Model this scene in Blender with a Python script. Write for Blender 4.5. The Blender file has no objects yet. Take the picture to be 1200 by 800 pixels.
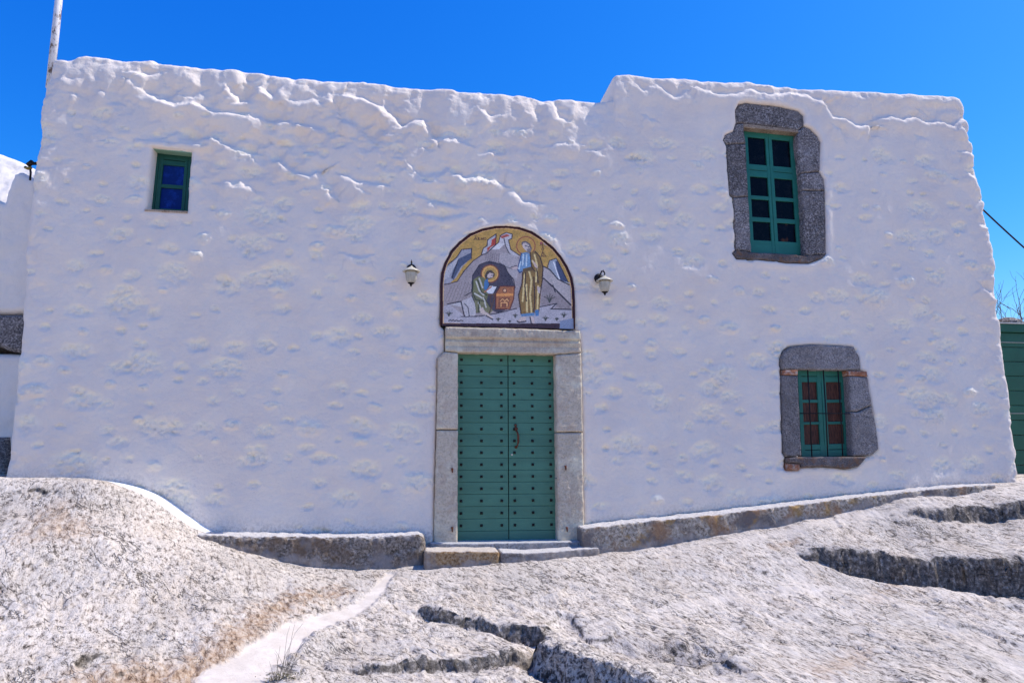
import bpy, bmesh, math, random
import numpy as np
from mathutils import Vector

random.seed(7); np.random.seed(7)
S = bpy.context.scene
C = bpy.data.collections.new("place"); S.collection.children.link(C)
R = math.radians

# ------------------------------------------------------------------ camera
F = 800.0; YAW = R(8.0); PITCH = R(9.0); DIST = 8.6
CAM = np.array([-DIST * math.tan(YAW) - 0.02, -DIST, 1.17])
FW = np.array([math.sin(YAW) * math.cos(PITCH), math.cos(YAW) * math.cos(PITCH), math.sin(PITCH)])
RT = np.array([math.cos(YAW), -math.sin(YAW), 0.0])
UP = np.cross(RT, FW)
BAT = math.tan(R(2.4))            # the old wall leans back a little

def ray(px, py): return F * FW + (px - 600.0) * RT - (py - 400.0) * UP
def U(px, py, off=0.0):
    """photo point -> (x, z) on the leaning wall plane set back by off"""
    d = ray(px, py)
    t = (off + BAT * CAM[2] - CAM[1]) / (d[1] - BAT * d[2])
    p = CAM + t * d
    return (p[0], p[2])
def UL(pts, off=0.0): return [U(a, b, off) for a, b in pts]
def AY(px, py, Y):
    d = ray(px, py); t = (Y - CAM[1]) / d[1]; p = CAM + t * d
    return Vector((p[0], p[1], p[2]))

# ------------------------------------------------------------------ noise
_perm = np.random.RandomState(11).permutation(512)
_perm = np.concatenate([_perm, _perm, _perm])
_grad = np.random.RandomState(12).uniform(-1, 1, (512, 3)); _grad /= np.linalg.norm(_grad, axis=1)[:, None]
def noise(x, y, z=0.0):
    x = np.asarray(x, float); y = np.asarray(y, float); z = np.broadcast_to(np.asarray(z, float), x.shape)
    xi = np.floor(x).astype(int); yi = np.floor(y).astype(int); zi = np.floor(z).astype(int)
    xf, yf, zf = x - xi, y - yi, z - zi
    f = lambda t: t * t * t * (t * (t * 6 - 15) + 10)
    u, v, w = f(xf), f(yf), f(zf); out = 0
    for dx in (0, 1):
        for dy in (0, 1):
            for dz in (0, 1):
                h = _perm[_perm[_perm[(xi + dx) & 511] + ((yi + dy) & 511)] + ((zi + dz) & 511)]
                g = _grad[h]
                d = g[:, 0] * (xf - dx) + g[:, 1] * (yf - dy) + g[:, 2] * (zf - dz) if g.ndim == 2 else (g[..., 0] * (xf - dx) + g[..., 1] * (yf - dy) + g[..., 2] * (zf - dz))
                out = out + d * (u if dx else 1 - u) * (v if dy else 1 - v) * (w if dz else 1 - w)
    return out * 1.6
def fbm(x, y, z=0.0, o=4, g=0.5):
    a, s, r = 1.0, 0.0, 0
    for i in range(o):
        k = 2.03 ** i; r = r + a * noise(x * k + 17.3 * i, y * k - 9.1 * i, z * k); a *= g
    return r
def sm(t): t = np.clip(t, 0, 1); return t * t * (3 - 2 * t)

# ------------------------------------------------------------------ scene helpers
def wloc(o):
    v = Vector((0, 0, 0))
    while o is not None: v += o.location; o = o.parent
    return v
def link(name, me, mat=None, parent=None, loc=None):
    o = bpy.data.objects.new(name, me); C.objects.link(o)
    if mat is not None and me is not None and not me.materials: me.materials.append(mat)
    if parent is not None: o.parent = parent
    if loc is not None: o.location = Vector(loc) - wloc(parent)
    return o
def smooth(me, on=True): me.polygons.foreach_set("use_smooth", [on] * len(me.polygons))
def mk(name, verts, faces, mat, parent=None, sm_=False, base=None):
    """mesh from world coordinates; origin at base (or the parent's)"""
    b = Vector(base) if base is not None else wloc(parent)
    me = bpy.data.meshes.new(name)
    v = np.asarray([tuple(q) for q in verts], float) if not isinstance(verts, np.ndarray) else verts
    v = v - np.array(b)
    me.from_pydata(v.tolist(), [], faces if isinstance(faces, list) else faces.tolist()); me.update()
    smooth(me, sm_)
    return link(name, me, mat, parent, b)
def empty(name, loc, label, cat, group=None):
    o = bpy.data.objects.new(name, None); C.objects.link(o); o.location = loc
    tag(o, label, cat, group); return o
def tag(o, label, cat, group=None):
    o['label'] = label; o['category'] = cat
    if group: o['group'] = group
def bevel(o, w, seg=2):
    m = o.modifiers.new("edge", 'BEVEL'); m.width = w; m.segments = seg; m.limit_method = 'ANGLE'; m.angle_limit = R(40)
    return o
class MB:
    def __init__(s): s.v = []; s.f = []
    def add(s, v, f):
        n = len(s.v); s.v += [tuple(q) for q in v]; s.f += [tuple(i + n for i in q) for q in f]; return s
    def hexa(s, p8):
        return s.add(p8, [(0, 1, 2, 3), (7, 6, 5, 4), (0, 4, 5, 1), (1, 5, 6, 2), (2, 6, 7, 3), (3, 7, 4, 0)])
    def tube(s, pts, rad, n=8):
        pts = [Vector(p) for p in pts]; rings = []
        for i, p in enumerate(pts):
            d = (pts[min(i + 1, len(pts) - 1)] - pts[max(i - 1, 0)]).normalized()
            a = d.cross(Vector((0.13, 0.21, 0.97)) if abs(d.z) < .9 else Vector((1, .1, 0))).normalized(); b = d.cross(a)
            r = rad[i] if isinstance(rad, (list, tuple)) else rad
            rings.append([p + r * (math.cos(2 * math.pi * k / n) * a + math.sin(2 * math.pi * k / n) * b) for k in range(n)])
        v = [q for r_ in rings for q in r_]; f = []
        for i in range(len(pts) - 1):
            for k in range(n):
                f.append((i * n + k, i * n + (k + 1) % n, (i + 1) * n + (k + 1) % n, (i + 1) * n + k))
        f.append(tuple(range(n))[::-1]); f.append(tuple((len(pts) - 1) * n + k for k in range(n)))
        return s.add(v, f)
    def lathe(s, prof, c, n=24, ax=None):
        c = Vector(c); v = []; f = []
        for r, h in prof:
            for k in range(n):
                a = 2 * math.pi * k / n
                q = Vector((r * math.cos(a), r * math.sin(a), h)) if ax is None else Vector((r * math.cos(a), -h, r * math.sin(a)))
                v.append(c + q)
        for i in range(len(prof) - 1):
            for k in range(n): f.append((i * n + k, i * n + (k + 1) % n, (i + 1) * n + (k + 1) % n, (i + 1) * n + k))
        f.append(tuple(range(n))[::-1]); f.append(tuple((len(prof) - 1) * n + k for k in range(n)))
        return s.add(v, f)
    def build(s, name, mat, parent=None, sm_=False, base=None): return mk(name, s.v, s.f, mat, parent, sm_, base)

# ------------------------------------------------------------------ materials
class NT:
    def __init__(s, name):
        s.m = bpy.data.materials.new(name); s.m.use_nodes = True; s.t = s.m.node_tree; s.n = s.t.nodes
        s.n.clear(); s.out = s.n.new('ShaderNodeOutputMaterial'); s.b = s.n.new('ShaderNodeBsdfPrincipled')
        s.t.links.new(s.b.outputs[0], s.out.inputs[0]); s.co = s.n.new('ShaderNodeTexCoord').outputs['Object']
    def L(s, a, b): s.t.links.new(a, b)
    def _in(s, sock, v):
        if v is None: return
        if hasattr(v, 'default_value') or hasattr(v, 'is_linked'): s.L(v, sock)
        else: sock.default_value = v
    def map(s, scale=(1, 1, 1), rot=(0, 0, 0), loc=(0, 0, 0)):
        m = s.n.new('ShaderNodeMapping'); s.L(s.co, m.inputs[0])
        m.inputs['Location'].default_value = loc; m.inputs['Scale'].default_value = scale; m.inputs['Rotation'].default_value = rot
        return m.outputs[0]
    def noise(s, sc, det=4, ro=.55, vec=None, dist=0.0):
        q = s.n.new('ShaderNodeTexNoise'); s.L(vec if vec is not None else s.co, q.inputs['Vector'])
        q.inputs['Scale'].default_value = sc; q.inputs['Detail'].default_value = det; q.inputs['Roughness'].default_value = ro
        q.inputs['Distortion'].default_value = dist; return q.outputs['Fac']
    def vor(s, sc, vec=None, feat='F1', out='Distance', rnd=1.0):
        q = s.n.new('ShaderNodeTexVoronoi'); q.feature = feat; s.L(vec if vec is not None else s.co, q.inputs['Vector'])
        q.inputs['Scale'].default_value = sc; q.inputs['Randomness'].default_value = rnd; return q.outputs[out]
    def ramp(s, fac, stops):
        q = s.n.new('ShaderNodeValToRGB'); s.L(fac, q.inputs[0]); e = q.color_ramp.elements
        while len(e) < len(stops): e.new(.5)
        for i, (p, c) in enumerate(stops):
            e[i].position = p; e[i].color = (c, c, c, 1) if isinstance(c, (int, float)) else (*c, 1)
        return q.outputs[0]
    def mix(s, fac, a, b, mode='MIX'):
        q = s.n.new('ShaderNodeMix'); q.data_type = 'RGBA'; q.blend_type = mode
        s._in(q.inputs[0], fac); s._in(q.inputs[6], a if not isinstance(a, tuple) else (*a, 1)); s._in(q.inputs[7], b if not isinstance(b, tuple) else (*b, 1))
        return q.outputs[2]
    def math(s, op, a, b=None):
        q = s.n.new('ShaderNodeMath'); q.operation = op; s._in(q.inputs[0], a); s._in(q.inputs[1], b); return q.outputs[0]
    def attr(s, name):
        q = s.n.new('ShaderNodeAttribute'); q.attribute_name = name; return q
    def sep(s, c):
        q = s.n.new('ShaderNodeSeparateColor'); s.L(c, q.inputs[0]); return q.outputs
    def bump(s, h, strength=.5, dist=.01, prev=None):
        q = s.n.new('ShaderNodeBump'); s.L(h, q.inputs['Height']); q.inputs['Strength'].default_value = strength
        q.inputs['Distance'].default_value = dist
        if prev is not None: s.L(prev, q.inputs['Normal'])
        return q.outputs[0]
    def fin(s, col=None, rough=.9, normal=None, spec=.3, metal=0):
        s._in(s.b.inputs['Base Color'], (*col, 1) if isinstance(col, tuple) else col)
        s._in(s.b.inputs['Roughness'], rough); s.b.inputs['Specular IOR Level'].default_value = spec; s.b.inputs['Metallic'].default_value = metal
        if normal is not None: s.L(normal, s.b.inputs['Normal'])
        return s.m

def m_plaster(name='whitewash', a=(.88, .765, .63), b=(.81, .695, .58)):
    k = NT(name)
    n1 = k.noise(1.6, 5, .6); n2 = k.noise(9, 5, .6)
    c = k.mix(k.ramp(n1, [(.35, 0), (.7, 1)]), a, b)
    c = k.mix(k.math('MULTIPLY', k.ramp(n2, [(.52, 0), (.75, 1)]), .45), c, (.74, .70, .62))
    sa = k.sep(k.attr('stones').outputs['Color'])[0]; c = k.mix(k.math('MULTIPLY', sa, .85), c, (1.0, .92, .72))  # cream on the stone patches paints warm light bounced off the ground
    fa = k.sep(k.attr('stones').outputs['Color'])[1]
    c = k.mix(k.math('MULTIPLY', k.math('MULTIPLY', fa, k.ramp(k.noise(30, 5, .75), [(.45, 0), (.58, 1)])), .6), c, (.34, .28, .23))
    spl = k.ramp(k.noise(34, 4, .65), [(.66, 0), (.70, 1)])
    c = k.mix(k.math('MULTIPLY', spl, .12), c, (.35, .30, .25))
    h = k.math('ADD', k.noise(22, 6, .6), k.math('MULTIPLY', k.noise(90, 4, .6), .3))
    bp = k.bump(h, .7, .016)
    bp = k.bump(k.math('MULTIPLY', k.noise(40, 5, .7), sa), .75, .018, bp)
    bp = k.bump(k.math('MULTIPLY', k.noise(95, 4, .7), sa), .4, .006, bp)
    bp = k.bump(k.noise(240, 2, .5), .25, .002, bp)
    return k.fin(c, .92, bp, .15)

def m_stone(name, cols, speck=.5, sc=1.0, stain=None, bumpd=.008):
    k = NT(name); d, mcol, l = cols
    f = k.noise(70 * sc, 4, .7); f2 = k.noise(5, 4, .6)
    c = k.ramp(f, [(.36, d), (.5, mcol), (.64, l)])
    c = k.mix(k.ramp(f2, [(.35, .55), (.65, 0)]), c, tuple(x * .6 for x in mcol))
    sp = k.ramp(k.vor(120 * sc), [(.0, 1), (.22, 1), (.34, 0)])
    c = k.mix(k.math('MULTIPLY', sp, k.math('MULTIPLY', k.ramp(k.noise(30, 3), [(.45, 0), (.6, 1)]), speck)), c, d)
    if stain: c = k.mix(k.ramp(k.noise(stain[1], 3, .6), [(.48, 0), (.66, .85)]), c, stain[0])
    oi = k.n.new('ShaderNodeObjectInfo').outputs['Random']; c = k.mix(1.0, c, k.ramp(oi, [(0, .78), (1, 1.12)]), 'MULTIPLY')
    c = k.mix(k.ramp(k.noise(2.6, 4, .65), [(.50, 0), (.64, .30)]), c, tuple(min(1, x * 1.5 + .05) for x in mcol))
    bp = k.bump(k.math('ADD', k.noise(45 * sc, 6, .7), k.noise(140 * sc, 3, .6)), .8, bumpd)
    return k.fin(c, .93, bp, .2)

def m_paint(name, col, col2, rough=.45, wear=.3, spec=.35):
    k = NT(name)
    g = k.noise(14, 5, .65, k.map((1, 1, 7)))
    c = k.mix(k.ramp(k.noise(3, 4, .6), [(.35, 0), (.7, 1)]), col, col2)
    c = k.mix(k.math('MULTIPLY', k.ramp(g, [(.58, 0), (.72, 1)]), wear), c, tuple(min(1, x * 1.8 + .03) for x in col))
    c = k.mix(k.math('MULTIPLY', k.ramp(k.noise(1.5, 3, .6, k.map((.35, 1, 5.5))), [(.4, 0), (.62, 1)]), .3), c, tuple(x * .62 for x in col))
    bp = k.bump(k.math('ADD', k.noise(60, 4, .6, k.map((6, 1, 1))), g), .35, .003)
    return k.fin(c, rough, bp, spec)

def m_flat(name, col, rough=.6, metal=0, sc=40, var=.3, spec=.3, bump=.3):
    k = NT(name)
    c = k.mix(k.ramp(k.noise(sc, 4, .6), [(.35, 0), (.65, 1)]), col, tuple(x * (1 - var) for x in col))
    return k.fin(c, rough, k.bump(k.noise(sc * 2, 4), bump, .003), spec, metal)

def m_glass(name, col, rough=.07, warm=None):
    k = NT(name)
    c = k.mix(k.ramp(k.noise(9, 4, .7), [(.5, 0), (.75, 1)]), col, tuple(x * 2.2 + .004 for x in col))
    if warm: c = k.mix(k.ramp(k.noise(4, 2, .5, k.map((1, 1, .6), loc=warm[1])), [(.6, 0), (.68, 1)]), c, warm[0])
    r = k.ramp(k.noise(20, 5, .7), [(.4, rough), (.7, rough + .25)])
    return k.fin(c, r, k.bump(k.noise(5, 3), .12, .02), .12)

M_wall = m_plaster()
M_wall2 = m_plaster('whitewash_neighbour', (.90, .80, .67), (.82, .74, .64))
M_dark = m_stone('volcanic_stone', ((.05, .043, .04), (.205, .18, .165), (.60, .54, .49)), .6, .62, None, .016)
M_mid = m_stone('grey_stone', ((.085, .075, .07), (.26, .23, .21), (.46, .415, .38)), .4, .8, None, .012)
M_sillm = m_stone('weathered_sill', ((.06, .05, .045), (.17, .145, .135), (.30, .25, .22)), .6, 1.0, ((.22, .12, .07), 12))
M_jamb = m_stone('pale_marble', ((.50, .41, .30), (.74, .62, .45), (.80, .685, .52)), .35, .6, ((.48, .37, .27), 5), .009)
M_brick = m_stone('terracotta', ((.20, .07, .035), (.42, .17, .085), (.52, .30, .2)), .3, .8, ((.5, .42, .36), 18))
M_green = m_paint('green_paint', (.068, .192, .120), (.082, .228, .145))
M_green2 = m_paint('window_green', (.018, .15, .10), (.024, .18, .12))
M_green_shade = m_paint('shaded_green', (.010, .075, .048), (.014, .09, .055))  # window green darkened: the shade of the recess is put into the colour
M_soffit = m_paint('pale_green', (.30, .48, .33), (.24, .42, .28), .7)
M_fence = m_paint('fence_green', (.008, .085, .045), (.012, .11, .06), .5)
M_iron = m_flat('black_iron', (.018, .015, .016), .6, .3)
M_rust = m_stone('rusty_iron', ((.06, .02, .012), (.19, .06, .03), (.30, .12, .05)), .3, 2)
M_stud = m_flat('stud_iron', (.028, .022, .018), .55, .4)
M_pane = m_glass('dark_glass', (.003, .003, .0032), .12)
M_panew = m_glass('dark_glass_warm', (.004, .003, .004), .07, ((.16, .06, .02), (2.1, .3, 1.7)))
M_blue = m_glass('blue_glass', (.003, .020, .13), .4)
M_tan = m_stone('tan_wood', ((.20, .12, .08), (.42, .32, .22), (.55, .45, .34)), .3, .6)
M_cream = m_flat('cream_enamel', (.62, .56, .42), .35, 0, 30, .15, .4)
M_creamg = m_flat('frosted_glass', (.50, .46, .36), .25, 0, 12, .25, .5, .1)
def m_brownboard():
    k = NT('brown_board'); g = k.noise(26, 5, .7, k.map((5, 1, .35)))
    c = k.ramp(g, [(.35, (.018, .006, .004)), (.5, (.075, .024, .012)), (.66, (.17, .06, .03))])
    return k.fin(c, .6, k.bump(g, .6, .006), .3)
M_board = m_brownboard()
def m_pole():
    k = NT('peeling_white_paint'); f = k.noise(16, 5, .7, k.map((1, 1, .4)))
    c = k.ramp(f, [(.40, (.16, .11, .08)), (.47, (.62, .60, .58)), (.7, (.78, .76, .74))])
    return k.fin(c, .6, k.bump(f, .4, .004), .3)
M_pole = m_pole()

# ------------------------------------------------------------------ outline patch (walls and dressed stones)
def inside(px, pz, poly):
    r = np.zeros(px.shape, bool); n = len(poly)
    for i in range(n):
        x1, z1 = poly[i]; x2, z2 = poly[(i + 1) % n]
        c = ((z1 > pz) != (z2 > pz))
        if z1 != z2: r ^= c & (px < (x2 - x1) * (pz - z1) / (z2 - z1) + x1)
    return r
def nearest(px, pz, poly, closed=True, full=False):
    bd = np.full(px.shape, 1e9); bx = px.copy(); bz = pz.copy(); bs = np.zeros(px.shape); bt = np.zeros(px.shape)
    n = len(poly) if closed else len(poly) - 1
    for i in range(n):
        x1, z1 = poly[i][:2]; x2, z2 = poly[(i + 1) % len(poly)][:2]
        dx, dz = x2 - x1, z2 - z1; l = dx * dx + dz * dz + 1e-12
        t = np.clip(((px - x1) * dx + (pz - z1) * dz) / l, 0, 1)
        qx, qz = x1 + t * dx, z1 + t * dz; d = np.hypot(px - qx, pz - qz); m = d < bd
        bd = np.where(m, d, bd); bx = np.where(m, qx, bx); bz = np.where(m, qz, bz)
        if full:
            s = dx * (pz - z1) - dz * (px - x1)          # >0: left of travel
            bs = np.where(m, np.sign(s), bs); bt = np.where(m, i + t, bt)
    if full: return bd, bx, bz, bs, bt
    return bd, bx, bz

def patch(name, poly, res, yf, depth, mat, parent, holes=(), hdepth=.2, base=None, close_back=False):
    """grid filling an outline on the leaning wall plane, edges snapped to the outline, returned to depth behind"""
    P = np.array(poly); x0, z0 = P.min(0) - res; x1, z1 = P.max(0) + res
    nx = int((x1 - x0) / res) + 1; nz = int((z1 - z0) / res) + 1
    gx, gz = np.meshgrid(x0 + np.arange(nx + 1) * res, z0 + np.arange(nz + 1) * res, indexing='ij')
    cx, cz = gx[:-1, :-1] + res / 2, gz[:-1, :-1] + res / 2
    keep = inside(cx, cz, poly)
    for h in holes: keep &= ~inside(cx, cz, h)
    idx = np.arange(gx.size).reshape(gx.shape)
    a = idx[:-1, :-1][keep]; b = idx[1:, :-1][keep]; c = idx[1:, 1:][keep]; d = idx[:-1, 1:][keep]
    q = np.stack([a, b, c, d], 1)
    used, inv = np.unique(q, return_inverse=True); q = inv.reshape(q.shape)
    X = gx.ravel()[used].copy(); Z = gz.ravel()[used].copy()
    e = np.concatenate([q[:, [0, 1]], q[:, [1, 2]], q[:, [2, 3]], q[:, [3, 0]]])
    key = e.min(1).astype(np.int64) * (len(X) + 1) + e.max(1)
    _, first, cnt = np.unique(key, return_index=True, return_counts=True)
    be = e[first[cnt == 1]]; bv = np.unique(be)
    polys = [poly] + list(holes); which = np.zeros(len(bv), int); bestd = np.full(len(bv), 1e9)
    sx, sz = X[bv].copy(), Z[bv].copy()
    for k, pl in enumerate(polys):
        dd, qx, qz = nearest(X[bv], Z[bv], pl); m = dd < bestd
        bestd = np.where(m, dd, bestd); sx = np.where(m, qx, sx); sz = np.where(m, qz, sz); which = np.where(m, k, which)
    for pl in polys:
        for (vx, vz) in pl:
            j = np.argmin(np.hypot(sx - vx, sz - vz))
            if math.hypot(sx[j] - vx, sz[j] - vz) < res * .8: sx[j], sz[j] = vx, vz
    X[bv], Z[bv] = sx, sz
    dout = nearest(X, Z, poly)[0]; dh = np.full(X.shape, 9.0)
    for h in holes: dh = np.minimum(dh, nearest(X, Z, h)[0])
    off = yf(X, Z, dout, dh)
    Y = Z * BAT + off
    V = np.stack([X, Y, Z], 1)
    wmap = dict(zip(bv.tolist(), which.tolist()))
    nb = len(V); bi = {v: nb + i for i, v in enumerate(bv.tolist())}
    back = V[bv].copy(); back[:, 1] = Z[bv] * BAT + np.where(which == 0, depth, hdepth)
    V = np.concatenate([V, back]); F_ = q.tolist()
    F_ += [[int(s), bi[int(s)], bi[int(t)], int(t)] for s, t in be]
    o = mk(name, V, F_, mat, parent, True, base)
    return o

# ------------------------------------------------------------------ the building
TOP = [(58, 67), (66, 69), (75, 69), (88, 65), (97, 63), (118, 66), (130, 68), (160, 72), (176, 70), (190, 74), (215, 77), (250, 80), (290, 83), (320, 87), (360, 92),
       (400, 95), (425, 95), (440, 98), (470, 101), (500, 103), (515, 103), (540, 107), (560, 108), (610, 112), (640, 116), (685, 116), (700, 118), (719, 119), (720, 90), (723, 87),
       (737, 87), (760, 90), (800, 91), (850, 96), (880, 95), (900, 98), (950, 104), (975, 105), (1000, 106), (1050, 109), (1090, 111), (1118, 112), (1127, 116),
       (1132, 127), (1132, 140), (1136, 152), (1135, 160), (1141, 172), (1142, 184), (1141, 190), (1146, 205), (1148, 216), (1150, 228), (1155, 240), (1153, 252), (1160, 272), (1161, 282), (1165, 300),
       (1168, 318), (1167, 332), (1171, 350), (1170, 362), (1176, 380), (1179, 400), (1181, 425), (1185, 450), (1189, 480), (1191, 510), (1194, 535), (1197, 560), (1200, 600)]
TOP = [(a, b - (3 if a < 719.5 else 1.5)) for a, b in TOP]
LEFT = [(-6, 600), (2, 560), (6, 530), (10, 500), (13, 470), (17, 430), (20, 400), (23, 365), (26, 330), (28, 300), (31, 270), (35, 235), (39, 205), (42, 182), (45, 160), (46, 130), (50, 110), (49, 95), (55, 82)]
wall_poly = UL(LEFT + TOP)
xr = wall_poly[-1][0]; xl = wall_poly[0][0]
wall_poly = wall_poly + [(xr + .02, -.7), (xl - .02, -.7)]

bl = lambda X, Y: (500 + X / 5.716, 255 + Y / 5.714)
ARCH = [(95, 722), (95, 450), (103, 370), (125, 300), (165, 225), (220, 165), (290, 112), (370, 78), (460, 60), (540, 57), (620, 68), (700, 95), (780, 145), (850, 205), (900, 265), (940, 330), (970, 400), (983, 470), (988, 560), (990, 745)]
arch_px = [bl(*p) for p in ARCH]
door_hole = UL([(506, 690), (508, 640), (511, 505), (513, 420), (521, 412), (521, 386)] + arch_px + [(679, 388), (681, 415), (683, 505), (685, 640), (686, 690)])
wA = lambda X, Y: (835 + X / 3.807, 110 + Y / 3.81)
wB = lambda X, Y: (900 + X / 4.707, 390 + Y / 4.706)
OUTA = [(100, 75), (115, 45), (150, 38), (300, 55), (385, 75), (408, 95), (410, 140), (440, 155), (470, 185), (485, 215), (480, 345), (500, 380), (505, 440), (510, 715), (485, 737), (430, 757), (330, 755), (230, 742), (110, 735), (92, 710), (106, 695), (95, 460), (78, 450), (65, 230), (50, 205), (60, 180), (95, 165), (106, 130)]
OUTB = [(82, 140), (100, 95), (135, 72), (250, 62), (400, 68), (480, 75), (510, 130), (518, 203), (552, 213), (580, 380), (605, 520), (617, 640), (590, 667), (548, 682), (500, 737), (440, 750), (380, 742), (300, 737), (182, 742), (177, 757), (108, 757), (106, 685), (90, 660), (82, 400)]
holeA = UL([wA(*p) for p in OUTA]); holeB = UL([wB(*p) for p in OUTB])
holeC = UL([(179, 173), (224, 178), (219.5, 248), (171.5, 245.5)])
holes = [door_hole, holeA, holeB, holeC]

# relief read from the wall: (polyline along a lit lip, depth of the dent above it, height of the dent)
RIDGES = [
    ([(150, 95), (165, 108), (185, 118), (205, 124), (225, 122), (250, 132), (290, 136), (330, 142), (365, 150), (397, 158)], .060, .14),
    ([(150, 85), (170, 88), (188, 84)], .05, .07),
    ([(186, 112), (198, 116), (208, 108)], .05, .09), ([(214, 112), (226, 115), (236, 108)], .05, .09),
    ([(268, 104), (278, 121), (290, 118), (300, 104)], .075, .14), ([(308, 104), (318, 112), (326, 104)], .05, .10),
    ([(195, 160), (207, 156), (225, 164), (250, 163), (270, 174), (300, 180)], .065, .09),
    ([(318, 168), (328, 192), (345, 202), (362, 208), (372, 203), (382, 222), (392, 232)], .06, .11),
    ([(255, 215), (280, 214), (295, 222)], .045, .05), ([(120, 108), (128, 120), (140, 122)], .035, .06),
    ([(402, 112), (430, 118), (448, 128), (465, 140), (470, 147), (495, 141), (512, 168)], .075, .14),
    ([(515, 160), (532, 162), (550, 170)], .05, .05), ([(400, 140), (412, 146), (428, 156)], .05, .09),
    ([(480, 193), (495, 208), (512, 206), (525, 199), (545, 210), (565, 211), (590, 218)], .065, .09),
    ([(488, 228), (505, 236), (520, 238), (538, 242)], .05, .06), ([(495, 253), (515, 257), (545, 252)], .045, .05),
    ([(600, 222), (612, 236), (630, 238)], .05, .06), ([(420, 222), (430, 227)], .035, .03), ([(400, 205), (420, 214), (450, 217)], .045, .06),
    ([(565, 130), (575, 137), (585, 136)], .05, .05), ([(648, 118), (654, 138), (664, 142)], .05, .07), ([(620, 116), (628, 134)], .04, .06),
    ([(640, 172), (662, 168), (680, 170)], .04, .05), ([(575, 172), (582, 176)], .035, .04), ([(695, 178), (704, 182)], .03, .03),
    ([(755, 136), (768, 142)], .035, .03), ([(740, 98), (755, 106), (770, 100), (790, 116), (805, 108)], .04, .06),
    ([(815, 104), (835, 110), (860, 112), (880, 106), (905, 112), (930, 110), (955, 116), (965, 122)], .05, .06),
    ([(966, 120), (975, 138), (990, 140), (1003, 148), (1018, 148), (1018, 158)], .065, .13), ([(975, 148), (985, 154), (988, 164)], .04, .05),
    ([(1026, 140), (1045, 137), (1060, 142), (1072, 137), (1085, 144), (1100, 142), (1118, 148), (1132, 140)], .07, .12),
    ([(1126, 150), (1133, 162)], .04, .05), ([(1135, 205), (1148, 222)], .05, .06), ([(1127, 178), (1140, 182)], .05, .05),
    ([(460, 352), (475, 360)], .03, .03), ([(405, 298), (425, 303), (432, 300)], .05, .05), ([(500, 268), (512, 266)], .02, .02),
    ([(1150, 335), (1166, 350)], .07, .06), ([(1080, 128), (1088, 133)], .04, .03), ([(1075, 160), (1085, 163)], .03, .02),
    ([(72, 92), (82, 96), (100, 92)], .03, .05), ([(84, 110), (90, 112)], .03, .03),
    ([(230, 150), (240, 148)], .03, .03), ([(340, 118), (352, 122), (366, 117), (378, 124)], .04, .08), ([(385, 110), (396, 130)], .045, .06),
]
DENTS = [((318, 182), .10, .06, .03), ((345, 212), .12, .05, .035), ((500, 160), .14, .08, .02), ((600, 150), .2, .1, .015), ((855, 200), .3, .5, .02), ((1100, 125), .4, .06, .03),
         ((760, 220), .3, .12, .02), ((300, 175), .15, .06, .02)]
rs = np.random.RandomState(5)
STONES = []
for row in range(24):
    zc = .05 + row * .235
    x = -6.4 + rs.uniform(0, .4)
    while x < 7.4:
        w = rs.choice([.09, .12, .17, .24, .33], p=[.22, .28, .24, .17, .09]) * rs.uniform(.8, 1.15)
        if rs.rand() < .74:
            STONES.append((x + rs.uniform(-.06, .06), zc + rs.uniform(-.08, .08), w * rs.uniform(.55, .75), w * rs.uniform(.3, .48), rs.uniform(-.5, .35), rs.uniform(.005, .012) * rs.choice([-1.15, -1, -1, -.8, .7]), rs.uniform(0, 50)))
        x += rs.uniform(.22, .52)

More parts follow.
